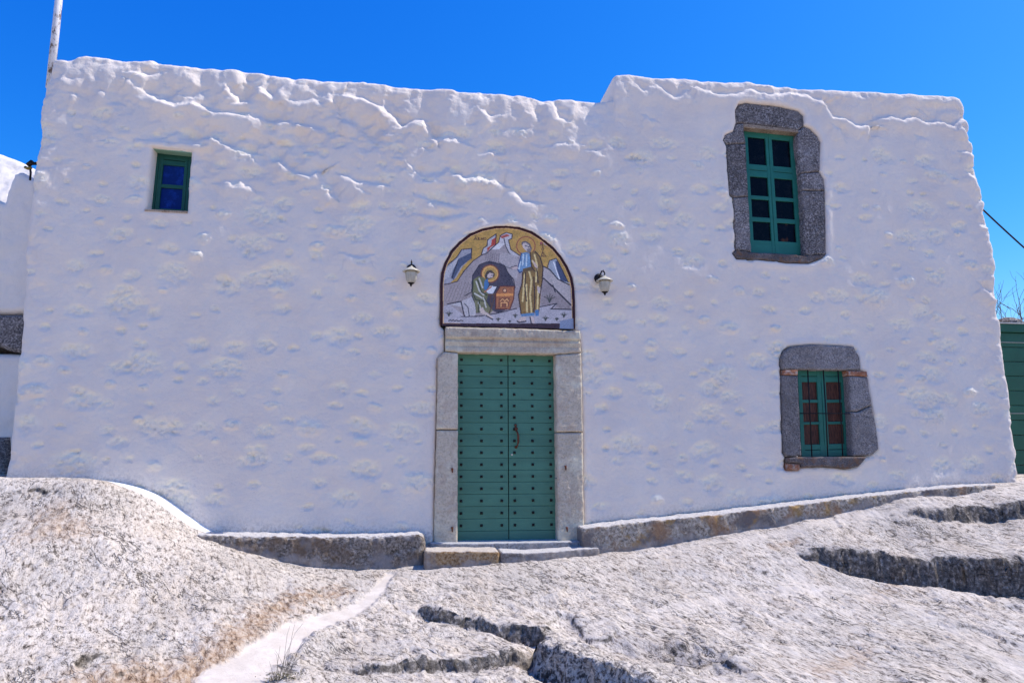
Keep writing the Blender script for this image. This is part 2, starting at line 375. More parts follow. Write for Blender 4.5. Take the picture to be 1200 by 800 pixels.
def wall_relief(X, Z, dout, dh):
    y = np.zeros(X.shape)
    y += .020 * fbm(X * .9, Z * .9, 3.1, 3)
    y += .007 * fbm(X * 4.5, Z * 4.5, 1.3, 3)
    fr = fbm(X * 24, Z * 24, 7.7, 3, .6)
    # rounded rim (not at the foot)
    up = np.where(Z > .2, 1.0, 0.0)
    sc_ = 1 - .8 * np.exp(-(((X - U(719, 104)[0]) / .12) ** 2 + ((Z - U(719, 104)[1]) / .25) ** 2)); Rr = .06 * sc_ + .004; t = np.clip(dout, 0, Rr)
    wob = 1 + .9 * noise(X * 3.1, Z * 3.1, 9.)
    y += up * (Rr - np.sqrt(np.maximum(Rr * Rr - (Rr - t) ** 2, 0))) * .9 * wob
    edge = np.exp(-dout / .28) * up * sc_
    y += edge * .036 * np.maximum(fbm(X * 5, Z * 5, 2.2, 3), -.1)
    tp = np.array(UL(TOP[:44])); tl = np.interp(X, tp[:, 0], tp[:, 1]); dt = tl - Z
    wch = np.where(X < U(719, 100)[0], .26, .15) * (1 + 1.0 * noise(X * 1.9, X * 0, 3.) + .5 * noise(X * 5.5, X * 0, 8.)) + .05 * noise(X * 6, Z * 6, 2.)
    y += .21 * .06 * np.logaddexp(0, (wch - dt) / .06) * sc_ * up
    # lumpier upper left part
    ux, uz = U(380, 150); zone = np.exp(-(((X - ux) / 3.2) ** 2 + ((Z - uz) / 1.0) ** 2))
    y += zone * .075 * np.maximum(fbm(X * 2.6, Z * 3.4, 5.5, 4), -.08)
    zo = np.full(X.shape, .0)
    # lower wall set back, right rim thickened; both shaped to shade the wall below
    y += .050 * (1 - sm((Z - 2.7 - .25 * noise(X * .8, Z * 0, 4.)) / 1.1))
    rx = sm((X - 1.0) / .8); y -= rx * .022 * np.exp(-((dout - .10) / .10) ** 2) * up
    rl = 1 - rx; topz = np.exp(-np.maximum(U(300, 90)[1] - .25 - Z, 0) / .5); y += rl * .060 * topz * np.maximum(noise(X * 3.2, Z * 1.6, 8.) + .22 * noise(X * 8, Z * 5, 9.), -.05)
    for cx, cz, a, b, rot, amp, sd in STONES:
        m = (np.abs(X - cx) < a * 2.6) & (np.abs(Z - cz) < a * 2.6)
        if not m.any(): continue
        xx, zz = X[m] - cx, Z[m] - cz; c, s = math.cos(rot * .4), math.sin(rot * .4)
        u = (xx * c + zz * s) / a; v = (-xx * s + zz * c) / b
        u = u + .3 * noise(xx * 9, zz * 9, sd); v = v + .3 * noise(xx * 9, zz * 9, sd + 9)
        r2 = np.sqrt(u * u + v * v)
        pl = 1 - sm((r2 - .55) / .75)
        y[m] -= 2.3 * amp * pl; y[m] += pl * .017 * fr[m]; zo[m] = np.maximum(zo[m], pl * np.clip(.45 + .6 * v + .35 * fr[m], 0, 1))  # cream mask grows towards each patch top, where bounce light is painted
    global STONEMASK; STONEMASK = zo
    for line, A, H in RIDGES:
        pl = UL(line); P = np.array(pl)
        m = (X > P[:, 0].min() - .3) & (X < P[:, 0].max() + .3) & (Z > P[:, 1].min() - .3) & (Z < P[:, 1].max() + .6)
        if not m.any(): continue
        xx = X[m] + .018 * noise(X[m] * 11, Z[m] * 11, 3.); zz = Z[m] + .018 * noise(X[m] * 11, Z[m] * 11, 6.)
        d, bx, bz, s, tt = nearest(xx, zz, pl, False, True)
        n = len(pl) - 1; sd = d * s
        # distance beyond the ends
        endd = np.where((tt <= 0) | (tt >= n), d, 0)
        fade = np.exp(-(endd / .07) ** 2)
        taper = .35 + .65 * np.sin(np.pi * np.clip(tt / n, .04, .96)) ** .5
        f = np.where(sd > -.04, sm((sd + .04) / .12) * np.exp(-np.maximum(sd - .03, 0) / H), 0)
        y[m] += 1.25 * A * f * fade * taper * (1 + .6 * noise(X[m] * 5, Z[m] * 5, 14.))
        lip = np.exp(-((sd + .06) / .11) ** 2)
        y[m] -= A * .62 * lip * fade * taper
    for (p, a, b, A) in DENTS:
        cx, cz = U(*p); y += A * np.exp(-(((X - cx) / a) ** 2 + ((Z - cz) / b) ** 2))
    # long plastered board above the small window
    cx0, cz0 = U(156, 163); cx1, cz1 = U(246, 171)
    tt = np.clip((X - cx0) / (cx1 - cx0), 0, 1); zt = cz0 + (cz1 - cz0) * tt
    m = sm((X - cx0) / .02) * sm((cx1 + .05 - X) / .1) * sm((zt - Z) / .012) * sm((Z - zt + .11) / .05)
    y -= .020 * m
    # openings: plaster swells slightly then turns in
    y -= .014 * np.exp(-((dh - .05) / .05) ** 2)
    t2 = np.clip(dh, 0, .022); y += (.022 - np.sqrt(np.maximum(.022 ** 2 - (.022 - t2) ** 2, 0)))
    # foot flares out
    y -= .05 * np.exp(-np.maximum(Z - .1, 0) / .18) * np.where(X < 0, 1, .3)
    return y

base = (0, 0, 0)
chapel = empty('whitewashed_building', (0, 0, 0), 'big whitewashed rough stone building with green studded door and arched mosaic', 'building')
wall = patch('wall', wall_poly, .0165, wall_relief, 5.0, M_wall, chapel, holes, .24)
_wc = np.zeros(len(wall.data.vertices) * 3); wall.data.vertices.foreach_get('co', _wc); _wc = _wc.reshape(-1, 3)
_fl = np.array([U(a, b) for a, b in ((-5, 563), (110, 563), (145, 566), (183, 579), (213, 601), (245, 622), (500, 626), (683, 618), (800, 605), (950, 588), (1165, 567), (1200, 565))])
_ft = np.exp(-np.maximum(_wc[:, 2] - np.interp(_wc[:, 0], _fl[:, 0], _fl[:, 1]), 0) / .09)
_n = len(wall.data.vertices); _m = np.zeros(_n); _m[:len(STONEMASK)] = STONEMASK
ca = wall.data.color_attributes.new('stones', 'FLOAT_COLOR', 'POINT'); ca.data.foreach_set('color', np.stack([_m, _ft, _m, np.ones(_n)], 1).ravel())
# roof and back close the block
zt = U(400, 97)[1]
rb = MB(); pts = UL(TOP[:28]); pts2 = UL(TOP[28:44])
def strip(pts, dz):
    for (x1, z1), (x2, z2) in zip(pts[:-1], pts[1:]):
        rb.hexa([(x1, .3, z1 - dz - .1), (x2, .3, z2 - dz - .1), (x2, 5.3, z2 - dz - .1), (x1, 5.3, z1 - dz - .1), (x1, .3, z1 - dz), (x2, .3, z2 - dz), (x2, 5.3, z2 - dz), (x1, 5.3, z1 - dz)])
rb2 = MB()
x1, z1 = pts[0]; x2, z2 = pts[-1]; x3, z3 = pts2[1]; x4, z4 = pts2[-1]
rb2.hexa([(x1 + .1, .45, z2 - .3), (x2, .45, z2 - .3), (x2, 5.2, z2 - .3), (x1 + .1, 5.2, z2 - .3), (x1 + .1, .45, z2 - .15), (x2, .45, z2 - .15), (x2, 5.2, z2 - .15), (x1 + .1, 5.2, z2 - .15)])
rb2.build('roof', M_wall2, chapel)
MB().hexa([(-6.2, 5.2, -.7), (7.0, 5.2, -.7), (7.0, 5.4, -.7), (-6.2, 5.4, -.7), (-6.0, 5.2, z2 - .1), (6.4, 5.2, z2 - .1), (6.4, 5.4, z2 - .1), (-6.0, 5.4, z2 - .1)]).build('rear_wall', M_wall2, chapel)

# ------------------------------------------------------------------ dressed stones
def stone(name, px, mat, parent, off=0.0, res=.012, depth=.22, rnd=.018, rough=.004, seed=0., fn=None, label=None):
    def yf(X, Z, d, dh):
        t = np.clip(d, 0, rnd); y = off + rnd - np.sqrt(np.maximum(rnd * rnd - (rnd - t) ** 2, 0))
        y = y + rough * fbm(X * 14, Z * 14, seed, 4, .6) + rough * .8 * noise(X * 3, Z * 3, seed)
        if fn is not None: y = y + fn(X, Z)
        return y
    poly = UL(px)
    # roughen the outline
    out = []
    for i in range(len(poly)):
        a = np.array(poly[i]); b = np.array(poly[(i + 1) % len(poly)]); n = max(1, int(np.linalg.norm(b - a) / .05))
        for k in range(n):
            p = a + (b - a) * k / n
            if k: p = p + rough * .9 * np.random.uniform(-1, 1, 2)
            out.append(tuple(p))
    o = patch(name, out, res, yf, depth, mat, parent)
    if label: o['label'] = label
    return o

# ---- door
Qd = [(535.5, 414), (651.5, 416), (654.5, 635), (534.5, 637)]     # photo corners TL TR BR BL
def quad(px, off, grow=0.0):
    q = [U(a, b, off) for a, b in px]; c = np.mean(q, 0)
    return [tuple(np.array(p) + grow * np.sign(np.array(p) - c)) for p in q]
def qp(q, u, v, off):
    (ax, az), (bx, bz), (cx, cz), (dx, dz) = q
    x = (ax * (1 - u) + bx * u) * (1 - v) + (dx * (1 - u) + cx * u) * v
    z = (az * (1 - u) + bz * u) * (1 - v) + (dz * (1 - u) + cz * u) * v
    return Vector((x, z * BAT + off, z))
def qbox(mb, q, u0, u1, v0, v1, of, ob):
    mb.hexa([qp(q, u0, v1, of), qp(q, u1, v1, of), qp(q, u1, v0, of), qp(q, u0, v0, of), qp(q, u0, v1, ob), qp(q, u1, v1, ob), qp(q, u1, v0, ob), qp(q, u0, v0, ob)])

DO = .13
q = quad(Qd, DO)
dframe = stone('door_frame', [(513, 419), (516, 416), (521, 412.5), (536.5, 414), (536.5, 503), (511.5, 503)], M_jamb, chapel, -.035, seed=1., label='pale grey stone surround of the double door, upper left jamb block')
stone('jamb_block', [(511.5, 504), (536.5, 504), (536, 636), (508, 642)], M_jamb, dframe, -.03, seed=2.)
stone('jamb_block', [(650.5, 416), (680.5, 414), (682.5, 506), (652, 506)], M_jamb, dframe, -.035, seed=3.)
stone('jamb_block', [(652, 507), (682.5, 507), (684.5, 637), (653.5, 635)], M_jamb, dframe, -.03, seed=4.)
lz0 = U(600, 386)[1]; lz1 = U(600, 415)[1]
def lintelf(X, Z):
    t = (lz0 - Z) / (lz0 - lz1) + (X * .02)
    return -.035 * (1 - sm((t - .38) / .05)) + .012 * np.exp(-((t - .42) / .03) ** 2) - .014 * np.exp(-((t - .55) / .05) ** 2) + .01 * np.exp(-((t - .72) / .02) ** 2)
stone('lintel', [(522, 384), (600, 385.5), (678.5, 388.5), (680.5, 413.5), (650, 415.5), (536, 413), (522, 411.5)], M_jamb, dframe, -.035, seed=5., fn=lintelf, rnd=.02)

for side in (0, 1):
    a, b = (.0, .508) if side == 0 else (.512, 1.0)
    mb = MB(); N = 16
    for i in range(N):
        v0, v1 = i / N, (i + 1) / N
        jit = np.random.uniform(-.0015, .0015)
        qbox(mb, q, a + .002, b - .002, v0 + .0006, v1 - .0006, DO + jit, DO + .04)
    leaf = mb.build('door_leaf', M_green, chapel); bevel(leaf, .004, 2)
    for gx in (0,):
        pass
    mbk = MB(); qbox(mbk, q, a, b, 0, 1, DO + .045, DO + .06); mbk.build('backing_board', M_green_shade, leaf)
    cols = (.09, .48, .87) if side == 0 else (.12, .49, .86)
    sme = None
    for i in range(15):
        for cu in cols:
            p = qp(q, a + (b - a) * cu, (i + .55) / N, DO - .002)
            if sme is None:
                s_ = MB(); w = .0165
                s_.add([(-w, 0, -w), (w, 0, -w), (w, 0, w), (-w, 0, w), (-w * .75, -.012, -w * .75), (w * .75, -.012, -w * .75), (w * .75, -.012, w * .75), (-w * .75, -.012, w * .75), (0, -.022, 0)],
                       [(0, 1, 5, 4), (1, 2, 6, 5), (2, 3, 7, 6), (3, 0, 4, 7), (4, 5, 8), (5, 6, 8), (6, 7, 8), (7, 4, 8), (3, 2, 1, 0)])
                sme = bpy.data.meshes.new('stud'); sme.from_pydata(s_.v, [], s_.f); sme.update()
            o = link('stud', sme, M_stud, leaf, p); o.rotation_euler = (0, R(random.uniform(-7, 7)), 0)
    if side == 1:
        hp = qp(q, .585, .415, DO - .012); hd = qp(q, .585, .50, DO - .012)
        mb = MB()
        mb.tube([hp + Vector((0, 0, .05)), hp, hp + Vector((.012, -.03, -.02)), hp + Vector((.022, -.05, -.07)), hd + Vector((.022, -.05, .05)), hd + Vector((.01, -.03, .0)), hd + Vector((0, 0, -.02))], [.007, .013, .011, .014, .014, .010, .007], 8)
        mb.lathe([(.001, .0), (.026, .0), (.024, .012), (.008, .016)], hp + Vector((0, .01, .02)), 12, 1)
        mb.lathe([(.001, .0), (.018, .0), (.016, .01), (.006, .014)], hp + Vector((-.004, .01, .065)), 10, 1)
        mb.lathe([(.001, .0), (.020, .0), (.016, .01), (.006, .014)], hd + Vector((0, .01, -.01)), 12, 1)
        mb.build('handle', M_rust, leaf, True)
        kp = qp(q, .545, .545, DO - .002)
        MB().lathe([(.001, 0), (.013, 0), (.012, .005), (.004, .007)], kp, 12, 1).build('keyhole_plate', M_cream, leaf)
# hinge pins left in the jambs
for (a, b_) in ((530, 549), (530, 618), (663, 546), (664.5, 618)):
    x, z = U(a, b_, -.05); p = Vector((x, z * BAT - .035, z))
    MB().tube([p + Vector((0, .03, .0)), p + Vector((0, -.012, 0)), p + Vector((.002, -.014, -.05))], [.012, .014, .006], 8).build('hinge_pin', M_rust, dframe, True)

# ---- windows
def window(name, px, off, ubars, vbars, panes, m_frame, m_p, label, bars=None, splits=(), pm=None, grow=.012, m_dark=None):
    q = quad(px, off, grow)
    mb = MB()
    for (a, b) in ubars: qbox(mb, q, a, b, 0, 1, off, off + .05)
    fr = mb.build(name, m_frame, chapel); bevel(fr, .005); fr['label'] = label
    for k, (a, b, ua, ub) in enumerate(vbars):
        mb = MB(); qbox(mb, q, ua, ub, a, b, off + .004, off + .045); bevel(mb.build('glazing_bar', m_frame, fr), .004)
    for k, (ua, ub, va, vb) in enumerate(panes):
        mb = MB(); qbox(mb, q, ua - .03, ub + .03, va - .015, vb + .015, off + .026, off + .032)
        o = mb.build('pane', m_p[k] if isinstance(m_p, list) else m_p, fr)
    mb = MB(); qbox(mb, q, -.02, 1.02, -.02, 1.02, off + .056, off + .07); mb.build('backing_board', m_dark or M_iron, fr)  # added dark sheet in place of the unlit room behind
    return fr, q

pa = [(.065, .375, .085, .30), (.51, .83, .085, .30)] + [(u0, u1, v0, v1) for (v0, v1) in ((.405, .55), (.58, .72), (.755, .895)) for (u0, u1) in ((.075, .39), (.52, .84))]
FA = [wA(*p) for p in ((142, 150), (378, 175), (416, 718), (174, 706))]
wupper, qA = window('window', FA, .13, [(0, .065), (.385, .437), (.443, .505), (.84, 1)],
    [(0, .08, .065, .84), (.30, .345, .02, .9), (.349, .40, .02, .9), (.55, .58, .06, .39), (.55, .58, .50, .845), (.72, .755, .06, .39), (.72, .755, .50, .845), (.9, 1, .02, .9)],
    pa, M_green2, [M_pane] * 7 + [M_panew], 'tall upper green window with eight dark panes in dark stone')
pb = [(u0, u1, v0, v1) for (v0, v1) in ((.15, .345), (.39, .60), (.64, .85)) for (u0, u1) in ((.07, .36), (.53, .82))]
FB = [wB(*p) for p in ((168, 207), (445, 208), (472, 672), (190, 680))]
wlower, qB = window('window', FB, .15, [(0, .07), (.36, .44), (.446, .53), (.83, 1)],
    [(0, .075, .05, .85), (.08, .145, .05, .85), (.35, .385, .06, .38), (.35, .385, .50, .84), (.605, .635, .06, .38), (.605, .635, .50, .84), (.86, .92, .05, .85), (.925, 1, .05, .85)],
    pb, M_green2, M_board, 'small lower green window with brown panes behind iron bars')
FC = [(179, 177), (224.5, 182), (220, 248), (171, 246)]
wleft, qC = window('window', FC, .16, [(0, .2), (.205, .31), (.82, .90), (.905, 1)],
    [(0, .13, .1, .95), (.14, .22, .22, .88), (.545, .605, .3, .83), (.95, 1, .22, .88)],
    [(.30, .83, .22, .54), (.30, .83, .61, .95)], M_green_shade, M_blue, 'small shade-darkened green window with two blue panes at upper left')
# pale soffit, sill
mb = MB(); z0 = .155
a_ = U(178, 173, 0); b_ = U(225, 178, 0)
mb.hexa([(a_[0] - .01, a_[1] * BAT + .03, a_[1] - .006), (b_[0] + .01, b_[1] * BAT + .03, b_[1] - .006), (b_[0] + .01, b_[1] * BAT + .2, b_[1] - .004), (a_[0] - .01, a_[1] * BAT + .2, a_[1] - .004),
         (a_[0] - .01, a_[1] * BAT + .03, a_[1] + .012), (b_[0] + .01, b_[1] * BAT + .03, b_[1] + .012), (b_[0] + .01, b_[1] * BAT + .2, b_[1] + .012), (a_[0] - .01, a_[1] * BAT + .2, a_[1] + .012)])
mb.build('lintel_board', M_soffit, wleft)
a_ = U(171, 246, 0); b_ = U(219, 248.5, 0)
mb = MB(); mb.hexa([(a_[0] - .01, a_[1] * BAT - .02, a_[1] - .02), (b_[0] + .01, b_[1] * BAT - .02, b_[1] - .02), (b_[0] + .01, b_[1] * BAT + .16, b_[1] - .02), (a_[0] - .01, a_[1] * BAT + .16, a_[1] - .02),
         (a_[0] - .01, a_[1] * BAT - .02, a_[1] + .006), (b_[0] + .01, b_[1] * BAT - .02, b_[1] + .006), (b_[0] + .01, b_[1] * BAT + .16, b_[1] + .012), (a_[0] - .01, a_[1] * BAT + .16, a_[1] + .012)])
bevel(mb.build('sill', M_tan, wleft), .004)

def zs(f, pts): return [f(*p) for p in pts]
O = .012
sA = lambda n, pts, mat=M_dark, s=0., off=O: stone(n, zs(wA, pts), mat, wupper, off, seed=s, rough=.006, depth=.26)
sA('lintel', [(101, 75), (116, 46), (150, 39), (300, 56), (384, 76), (407, 96), (409, 141), (386, 160), (145, 128), (107, 129)], s=1.)
sA('jamb_stone', [(107, 132), (141, 130), (143, 160), (151, 218), (64, 222), (51, 205), (61, 181), (95, 166)], s=2.)
sA('jamb_stone', [(64, 225), (151, 221), (163, 456), (96, 459), (79, 449)], s=3.)
sA('jamb_stone', [(96, 462), (163, 459), (176, 704), (107, 694)], s=4.)
sA('jamb_stone', [(387, 161), (409, 143), (439, 156), (469, 186), (484, 215), (480, 343), (396, 352), (380, 200)], s=5.)
sA('jamb_stone', [(397, 355), (480, 347), (499, 380), (504, 430), (403, 428)], s=6.)
sA('jamb_stone', [(403, 431), (504, 433), (509, 714), (416, 719)], s=7.)
sA('sill', [(93, 710), (107, 698), (176, 707), (300, 713), (416, 721), (508, 717), (485, 736), (430, 755), (330, 754), (230, 741), (110, 734)], M_sillm, 8., -.01)
a_ = U(*wA(143, 147)); b_ = U(*wA(384, 172)); mb = MB(); y0 = .015
mb.hexa([(a_[0] - .01, a_[1] * BAT + y0, a_[1]), (b_[0] + .01, b_[1] * BAT + y0, b_[1]), (b_[0] + .01, b_[1] * BAT + .2, b_[1]), (a_[0] - .01, a_[1] * BAT + .2, a_[1]),
         (a_[0] - .01, a_[1] * BAT + y0, a_[1] + .06), (b_[0] + .01, b_[1] * BAT + y0, b_[1] + .045), (b_[0] + .01, b_[1] * BAT + .2, b_[1] + .04), (a_[0] - .01, a_[1] * BAT + .2, a_[1] + .04)])
bevel(mb.build('lintel_strip', M_tan, wupper), .006)

sB = lambda n, pts, mat=M_mid, s=0., off=O, **k: stone(n, zs(wB, pts), mat, wlower, off, seed=s, rough=.004, depth=.28, **k)
sB('lintel', [(83, 140), (101, 96), (135, 73), (250, 63), (400, 69), (479, 76), (509, 130), (517, 204), (300, 203), (90, 200)], s=11.)
sB('brick', [(94, 203), (167, 204), (167, 232), (94, 230)], M_brick, 12., .004, rnd=.01)
sB('brick', [(443, 206), (548, 212), (553, 238), (448, 235)], M_brick, 13., .004, rnd=.01)
sB('jamb_stone', [(84, 233), (169, 235), (180, 450), (191, 679), (106, 682), (91, 658), (83, 400)], s=14.)
sB('jamb_stone', [(449, 238), (553, 241), (579, 398), (540, 412), (500, 432), (462, 430)], s=15.)
sB('jamb_stone', [(462, 434), (500, 436), (540, 416), (580, 402), (604, 520), (616, 640), (589, 666), (546, 678), (474, 678)], s=16.)
sB('sill', [(110, 686), (191, 683), (474, 682), (546, 682), (500, 736), (440, 749), (380, 741), (300, 736), (184, 741), (180, 720), (112, 715)], M_sillm, 17., -.012)
sB('brick', [(110, 718), (178, 722), (176, 756), (109, 756)], M_brick, 18., -.004, rnd=.012)
# iron grille of the lower window
qg = quad(FB, .05, .012); mb = MB()
for u in (.20, .50, .785):
    mb.tube([qp(qg, u, -.02, .06), qp(qg, u + random.uniform(-.008, .008), .5, .057), qp(qg, u, 1.0, .06)], .0085, 8)
mb.tube([qp(qg, -.02, .505, .045), qp(qg, 1.03, .515, .045)], .007, 8)
mb.build('iron_grille', M_iron, wlower, True)

# ------------------------------------------------------------------ mosaic
def srgb(r, g, b):
    f = lambda c: (c / 255 / 12.92) if c < 10 else ((c / 255 + .055) / 1.055) ** 2.4
    return (f(r), f(g), f(b))
mo = UL(arch_px, .02); P = np.array(mo); res = .0052
x0, z0 = P.min(0); x1, z1 = P.max(0)
nx = int((x1 - x0) / res) + 2; nz = int((z1 - z0) / res) + 2
gx, gz = np.meshgrid(x0 + np.arange(nx + 1) * res, z0 + np.arange(nz + 1) * res, indexing='ij')
keep = inside(gx[:-1, :-1] + res / 2, gz[:-1, :-1] + res / 2, mo)
idx = np.arange(gx.size).reshape(gx.shape)
fq = np.stack([idx[:-1, :-1][keep], idx[1:, :-1][keep], idx[1:, 1:][keep], idx[:-1, 1:][keep]], 1)
used, inv = np.unique(fq, return_inverse=True); fq = inv.reshape(fq.shape)
mx = gx.ravel()[used]; mz = gz.ravel()[used]
# drawing coordinates over the panel (an affine fit across the panel itself)
samp = [(X, Y) for X in (95, 300, 540, 800, 988) for Y in (60, 250, 450, 720)]
A_ = np.array([[*U(*bl(*s), .02), 1, U(*bl(*s), .02)[0] * U(*bl(*s), .02)[1]] for s in samp])
cX = np.linalg.lstsq(A_, np.array([s[0] for s in samp]), rcond=None)[0]; cY = np.linalg.lstsq(A_, np.array([s[1] for s in samp]), rcond=None)[0]
DX = mx * cX[0] + mz * cX[1] + cX[2] + mx * mz * cX[3]; DY = mx * cY[0] + mz * cY[1] + cY[2] + mx * mz * cY[3]
col = np.zeros((len(mx), 3)); col[:] = srgb(176, 140, 66)
col *= (1 + .25 * noise(mx * 14, mz * 14, 1.))[:, None]
def fill(pts, c, var=.12):
    m = inside(DX, DY, pts); k = 1 + var * noise(mx[m] * 40, mz[m] * 40, 4.) + var * noise(mx[m] * 9, mz[m] * 9, 5.)
    col[m] = np.array(srgb(*c))[None] * k[:, None]
def line(pts, c=(35, 28, 35), w=4.0, closed=False):
    d = nearest(DX, DY, pts, closed)[0]; m = d < w; col[m] = srgb(*c)
def disc(cx, cy, r, c, ring=None, w=4):
    d = np.hypot(DX - cx, DY - cy); col[d < r] = srgb(*c)
    if ring: col[np.abs(d - r) < w] = srgb(*ring)
INK = (38, 32, 42)
# far ridge left & right blue crags
fill([(125, 335), (200, 270), (235, 215), (300, 208), (298, 270), (240, 330), (200, 400), (150, 450), (100, 455), (100, 380)], (150, 150, 160)); fill([(200, 285), (298, 235), (298, 275), (230, 330), (180, 420), (165, 400)], (70, 80, 104)); fill([(135, 340), (215, 265), (205, 300), (150, 400), (110, 430)], (175, 175, 182))
line([(125, 335), (200, 270), (235, 215), (300, 208), (298, 275)], INK, 3); line([(210, 290), (170, 410)], INK, 3)
fill([(820, 290), (868, 275), (885, 300), (915, 360), (950, 430), (975, 450), (880, 420), (810, 360)], (150, 158, 170)); fill([(862, 290), (885, 300), (950, 435), (900, 425), (870, 350)], (60, 70, 100)); line([(805, 340), (822, 290), (868, 275), (885, 305), (950, 435)], INK, 3); line([(850, 300), (890, 415)], (210, 212, 220), 4)
# main mountains
fill([(100, 452), (150, 440), (205, 430), (250, 360), (310, 290), (370, 245), (440, 195), (500, 150), (525, 170), (560, 215), (620, 250), (650, 300), (760, 330), (830, 350), (880, 410), (975, 462), (985, 700), (100, 712)], (152, 142, 143))
fill([(365, 245), (378, 205), (402, 190), (405, 150), (462, 108), (460, 180), (420, 215), (400, 240)], (178, 174, 178)); fill([(432, 150), (460, 130), (460, 180), (425, 200), (405, 232), (402, 205), (430, 185)], (168, 62, 40)); line([(365, 245), (378, 205), (402, 190), (405, 150), (462, 108), (460, 180), (400, 240)], INK, 3)
fill([(425, 215), (480, 165), (490, 120), (530, 98), (570, 110), (568, 140), (545, 150), (560, 215), (600, 245), (620, 265), (560, 250), (520, 180), (480, 205)], (186, 182, 186)); fill([(490, 125), (535, 108), (555, 120), (500, 140)], (165, 80, 65)); fill([(425, 215), (480, 168), (520, 175), (480, 215)], (200, 198, 200)); line([(425, 215), (480, 165), (490, 120), (530, 98), (570, 110), (568, 140), (545, 150), (560, 215), (620, 255)], INK, 3); line([(515, 140), (525, 190), (550, 240), (610, 300)], INK, 3)
for i in range(16):
    a = 400 + i * 14; line([(a, 225 + 3 * i), (a - 8, 285 + 3 * i)], (118, 110, 115), 2)
for i in range(10):
    a = 130 + i * 22; line([(a + 40, 455 - i * 4), (a - 5, 560)], (132, 122, 122), 2.2)
line([(100, 452), (150, 446), (205, 430), (250, 360), (310, 292), (370, 250), (400, 240)], INK, 3)
fill([(600, 260), (620, 300), (600, 420), (540, 380), (530, 340), (480, 300), (490, 230), (540, 240)], (165, 158, 160)); line([(480, 300), (520, 330), (570, 345), (620, 330)], (100, 94, 100), 3)
# cave
fill([(300, 500), (310, 380), (350, 320), (420, 290), (520, 320), (540, 370), (570, 410), (588, 470), (560, 600), (480, 640), (430, 620), (330, 640), (300, 560)], (64, 58, 68), .25)
line([(255, 525), (300, 500), (306, 390), (350, 320), (395, 300), (430, 305), (480, 310), (520, 325), (542, 372), (578, 415), (590, 470)], INK, 3)
# slopes right
fill([(775, 325), (820, 350), (880, 415), (960, 450), (968, 600), (850, 480), (780, 410)], (168, 160, 160)); line([(775, 325), (825, 352), (880, 415), (955, 452)], INK, 4)
line([(782, 410), (850, 470), (920, 540), (968, 585)], INK, 5); fill([(785, 415), (850, 480), (965, 590), (960, 620), (880, 600), (760, 590), (770, 480)], (140, 130, 132)); line([(845, 455), (862, 500)], INK, 4)
# foreground
fill([(105, 600), (150, 580), (260, 660), (350, 655), (470, 640), (600, 605), (760, 590), (875, 575), (850, 610), (975, 612), (978, 712), (105, 712)], (168, 164, 172)); line([(230, 662), (345, 660), (470, 640), (600, 608)], INK, 3); line([(755, 598), (872, 576), (830, 612), (975, 615)], INK, 3.5)
fill([(140, 580), (235, 560), (300, 530), (330, 600), (325, 655), (260, 660), (240, 600)], (180, 176, 180)); line([(140, 580), (230, 562), (252, 660)], INK, 4); line([(250, 575), (275, 600), (285, 660)], INK, 3)
# seated scribe
disc(422, 378, 58, (206, 158, 84), (120, 66, 38), 4); disc(424, 380, 44, (176, 140, 70))
fill([(385, 395), (400, 360), (430, 352), (452, 375), (452, 395), (430, 410), (395, 420)], (70, 58, 42)); fill([(405, 385), (420, 370), (445, 378), (440, 402), (412, 408), (402, 400)], (196, 178, 172)); line([(430, 388), (440, 390)], INK, 2.5)
fill([(310, 420), (345, 395), (385, 405), (402, 430), (395, 480), (410, 520), (400, 550), (350, 560), (305, 500)], (104, 106, 66), .2)
fill([(300, 500), (320, 480), (390, 525), (405, 570), (440, 620), (420, 645), (375, 620), (330, 640), (318, 560)], (112, 112, 78), .2)
for l in ([(330, 430), (350, 490), (380, 520)], [(350, 410), (372, 470)], [(320, 510), (370, 540)], [(380, 540), (395, 600)], [(345, 570), (365, 620)]): line(l, (186, 186, 178), 5)
for l in ([(310, 420), (306, 500), (325, 550), (380, 560)], [(340, 420), (365, 500), (400, 520)], [(385, 540), (430, 610)], [(350, 560), (345, 635)]): line(l, (48, 52, 30), 3.5)
fill([(385, 425), (405, 410), (415, 450), (395, 490), (380, 480)], (60, 108, 158)); fill([(395, 495), (425, 455), (470, 460), (445, 510), (410, 510)], (206, 208, 214)); line([(425, 457), (470, 462), (445, 508)], INK, 2.5); line([(385, 500), (430, 465)], (170, 110, 80), 4)
fill([(350, 610), (375, 600), (390, 630), (440, 665), (435, 680), (395, 655), (360, 640)], (190, 176, 168)); line([(395, 655), (438, 680)], INK, 4); line([(410, 520), (452, 515), (440, 580), (415, 640)], (88, 60, 36), 4); line([(425, 520), (430, 610)], (88, 60, 36), 3)
# desk
fill([(460, 510), (490, 462), (585, 462), (580, 545), (555, 612), (460, 612)], (160, 100, 58)); fill([(460, 512), (580, 508), (580, 525), (460, 528)], (214, 146, 78)); fill([(480, 540), (555, 535), (545, 600), (475, 602)], (128, 76, 46)); line([(460, 510), (490, 462), (585, 462), (580, 545), (555, 612), (460, 612)], (90, 40, 24), 3.5, True); line([(490, 560), (505, 545), (520, 560), (535, 545), (545, 560)], (222, 170, 110), 3); line([(495, 595), (495, 570), (535, 570), (535, 595)], (222, 170, 110), 3); disc(520, 490, 12, (214, 170, 130), (90, 50, 30), 2.5)
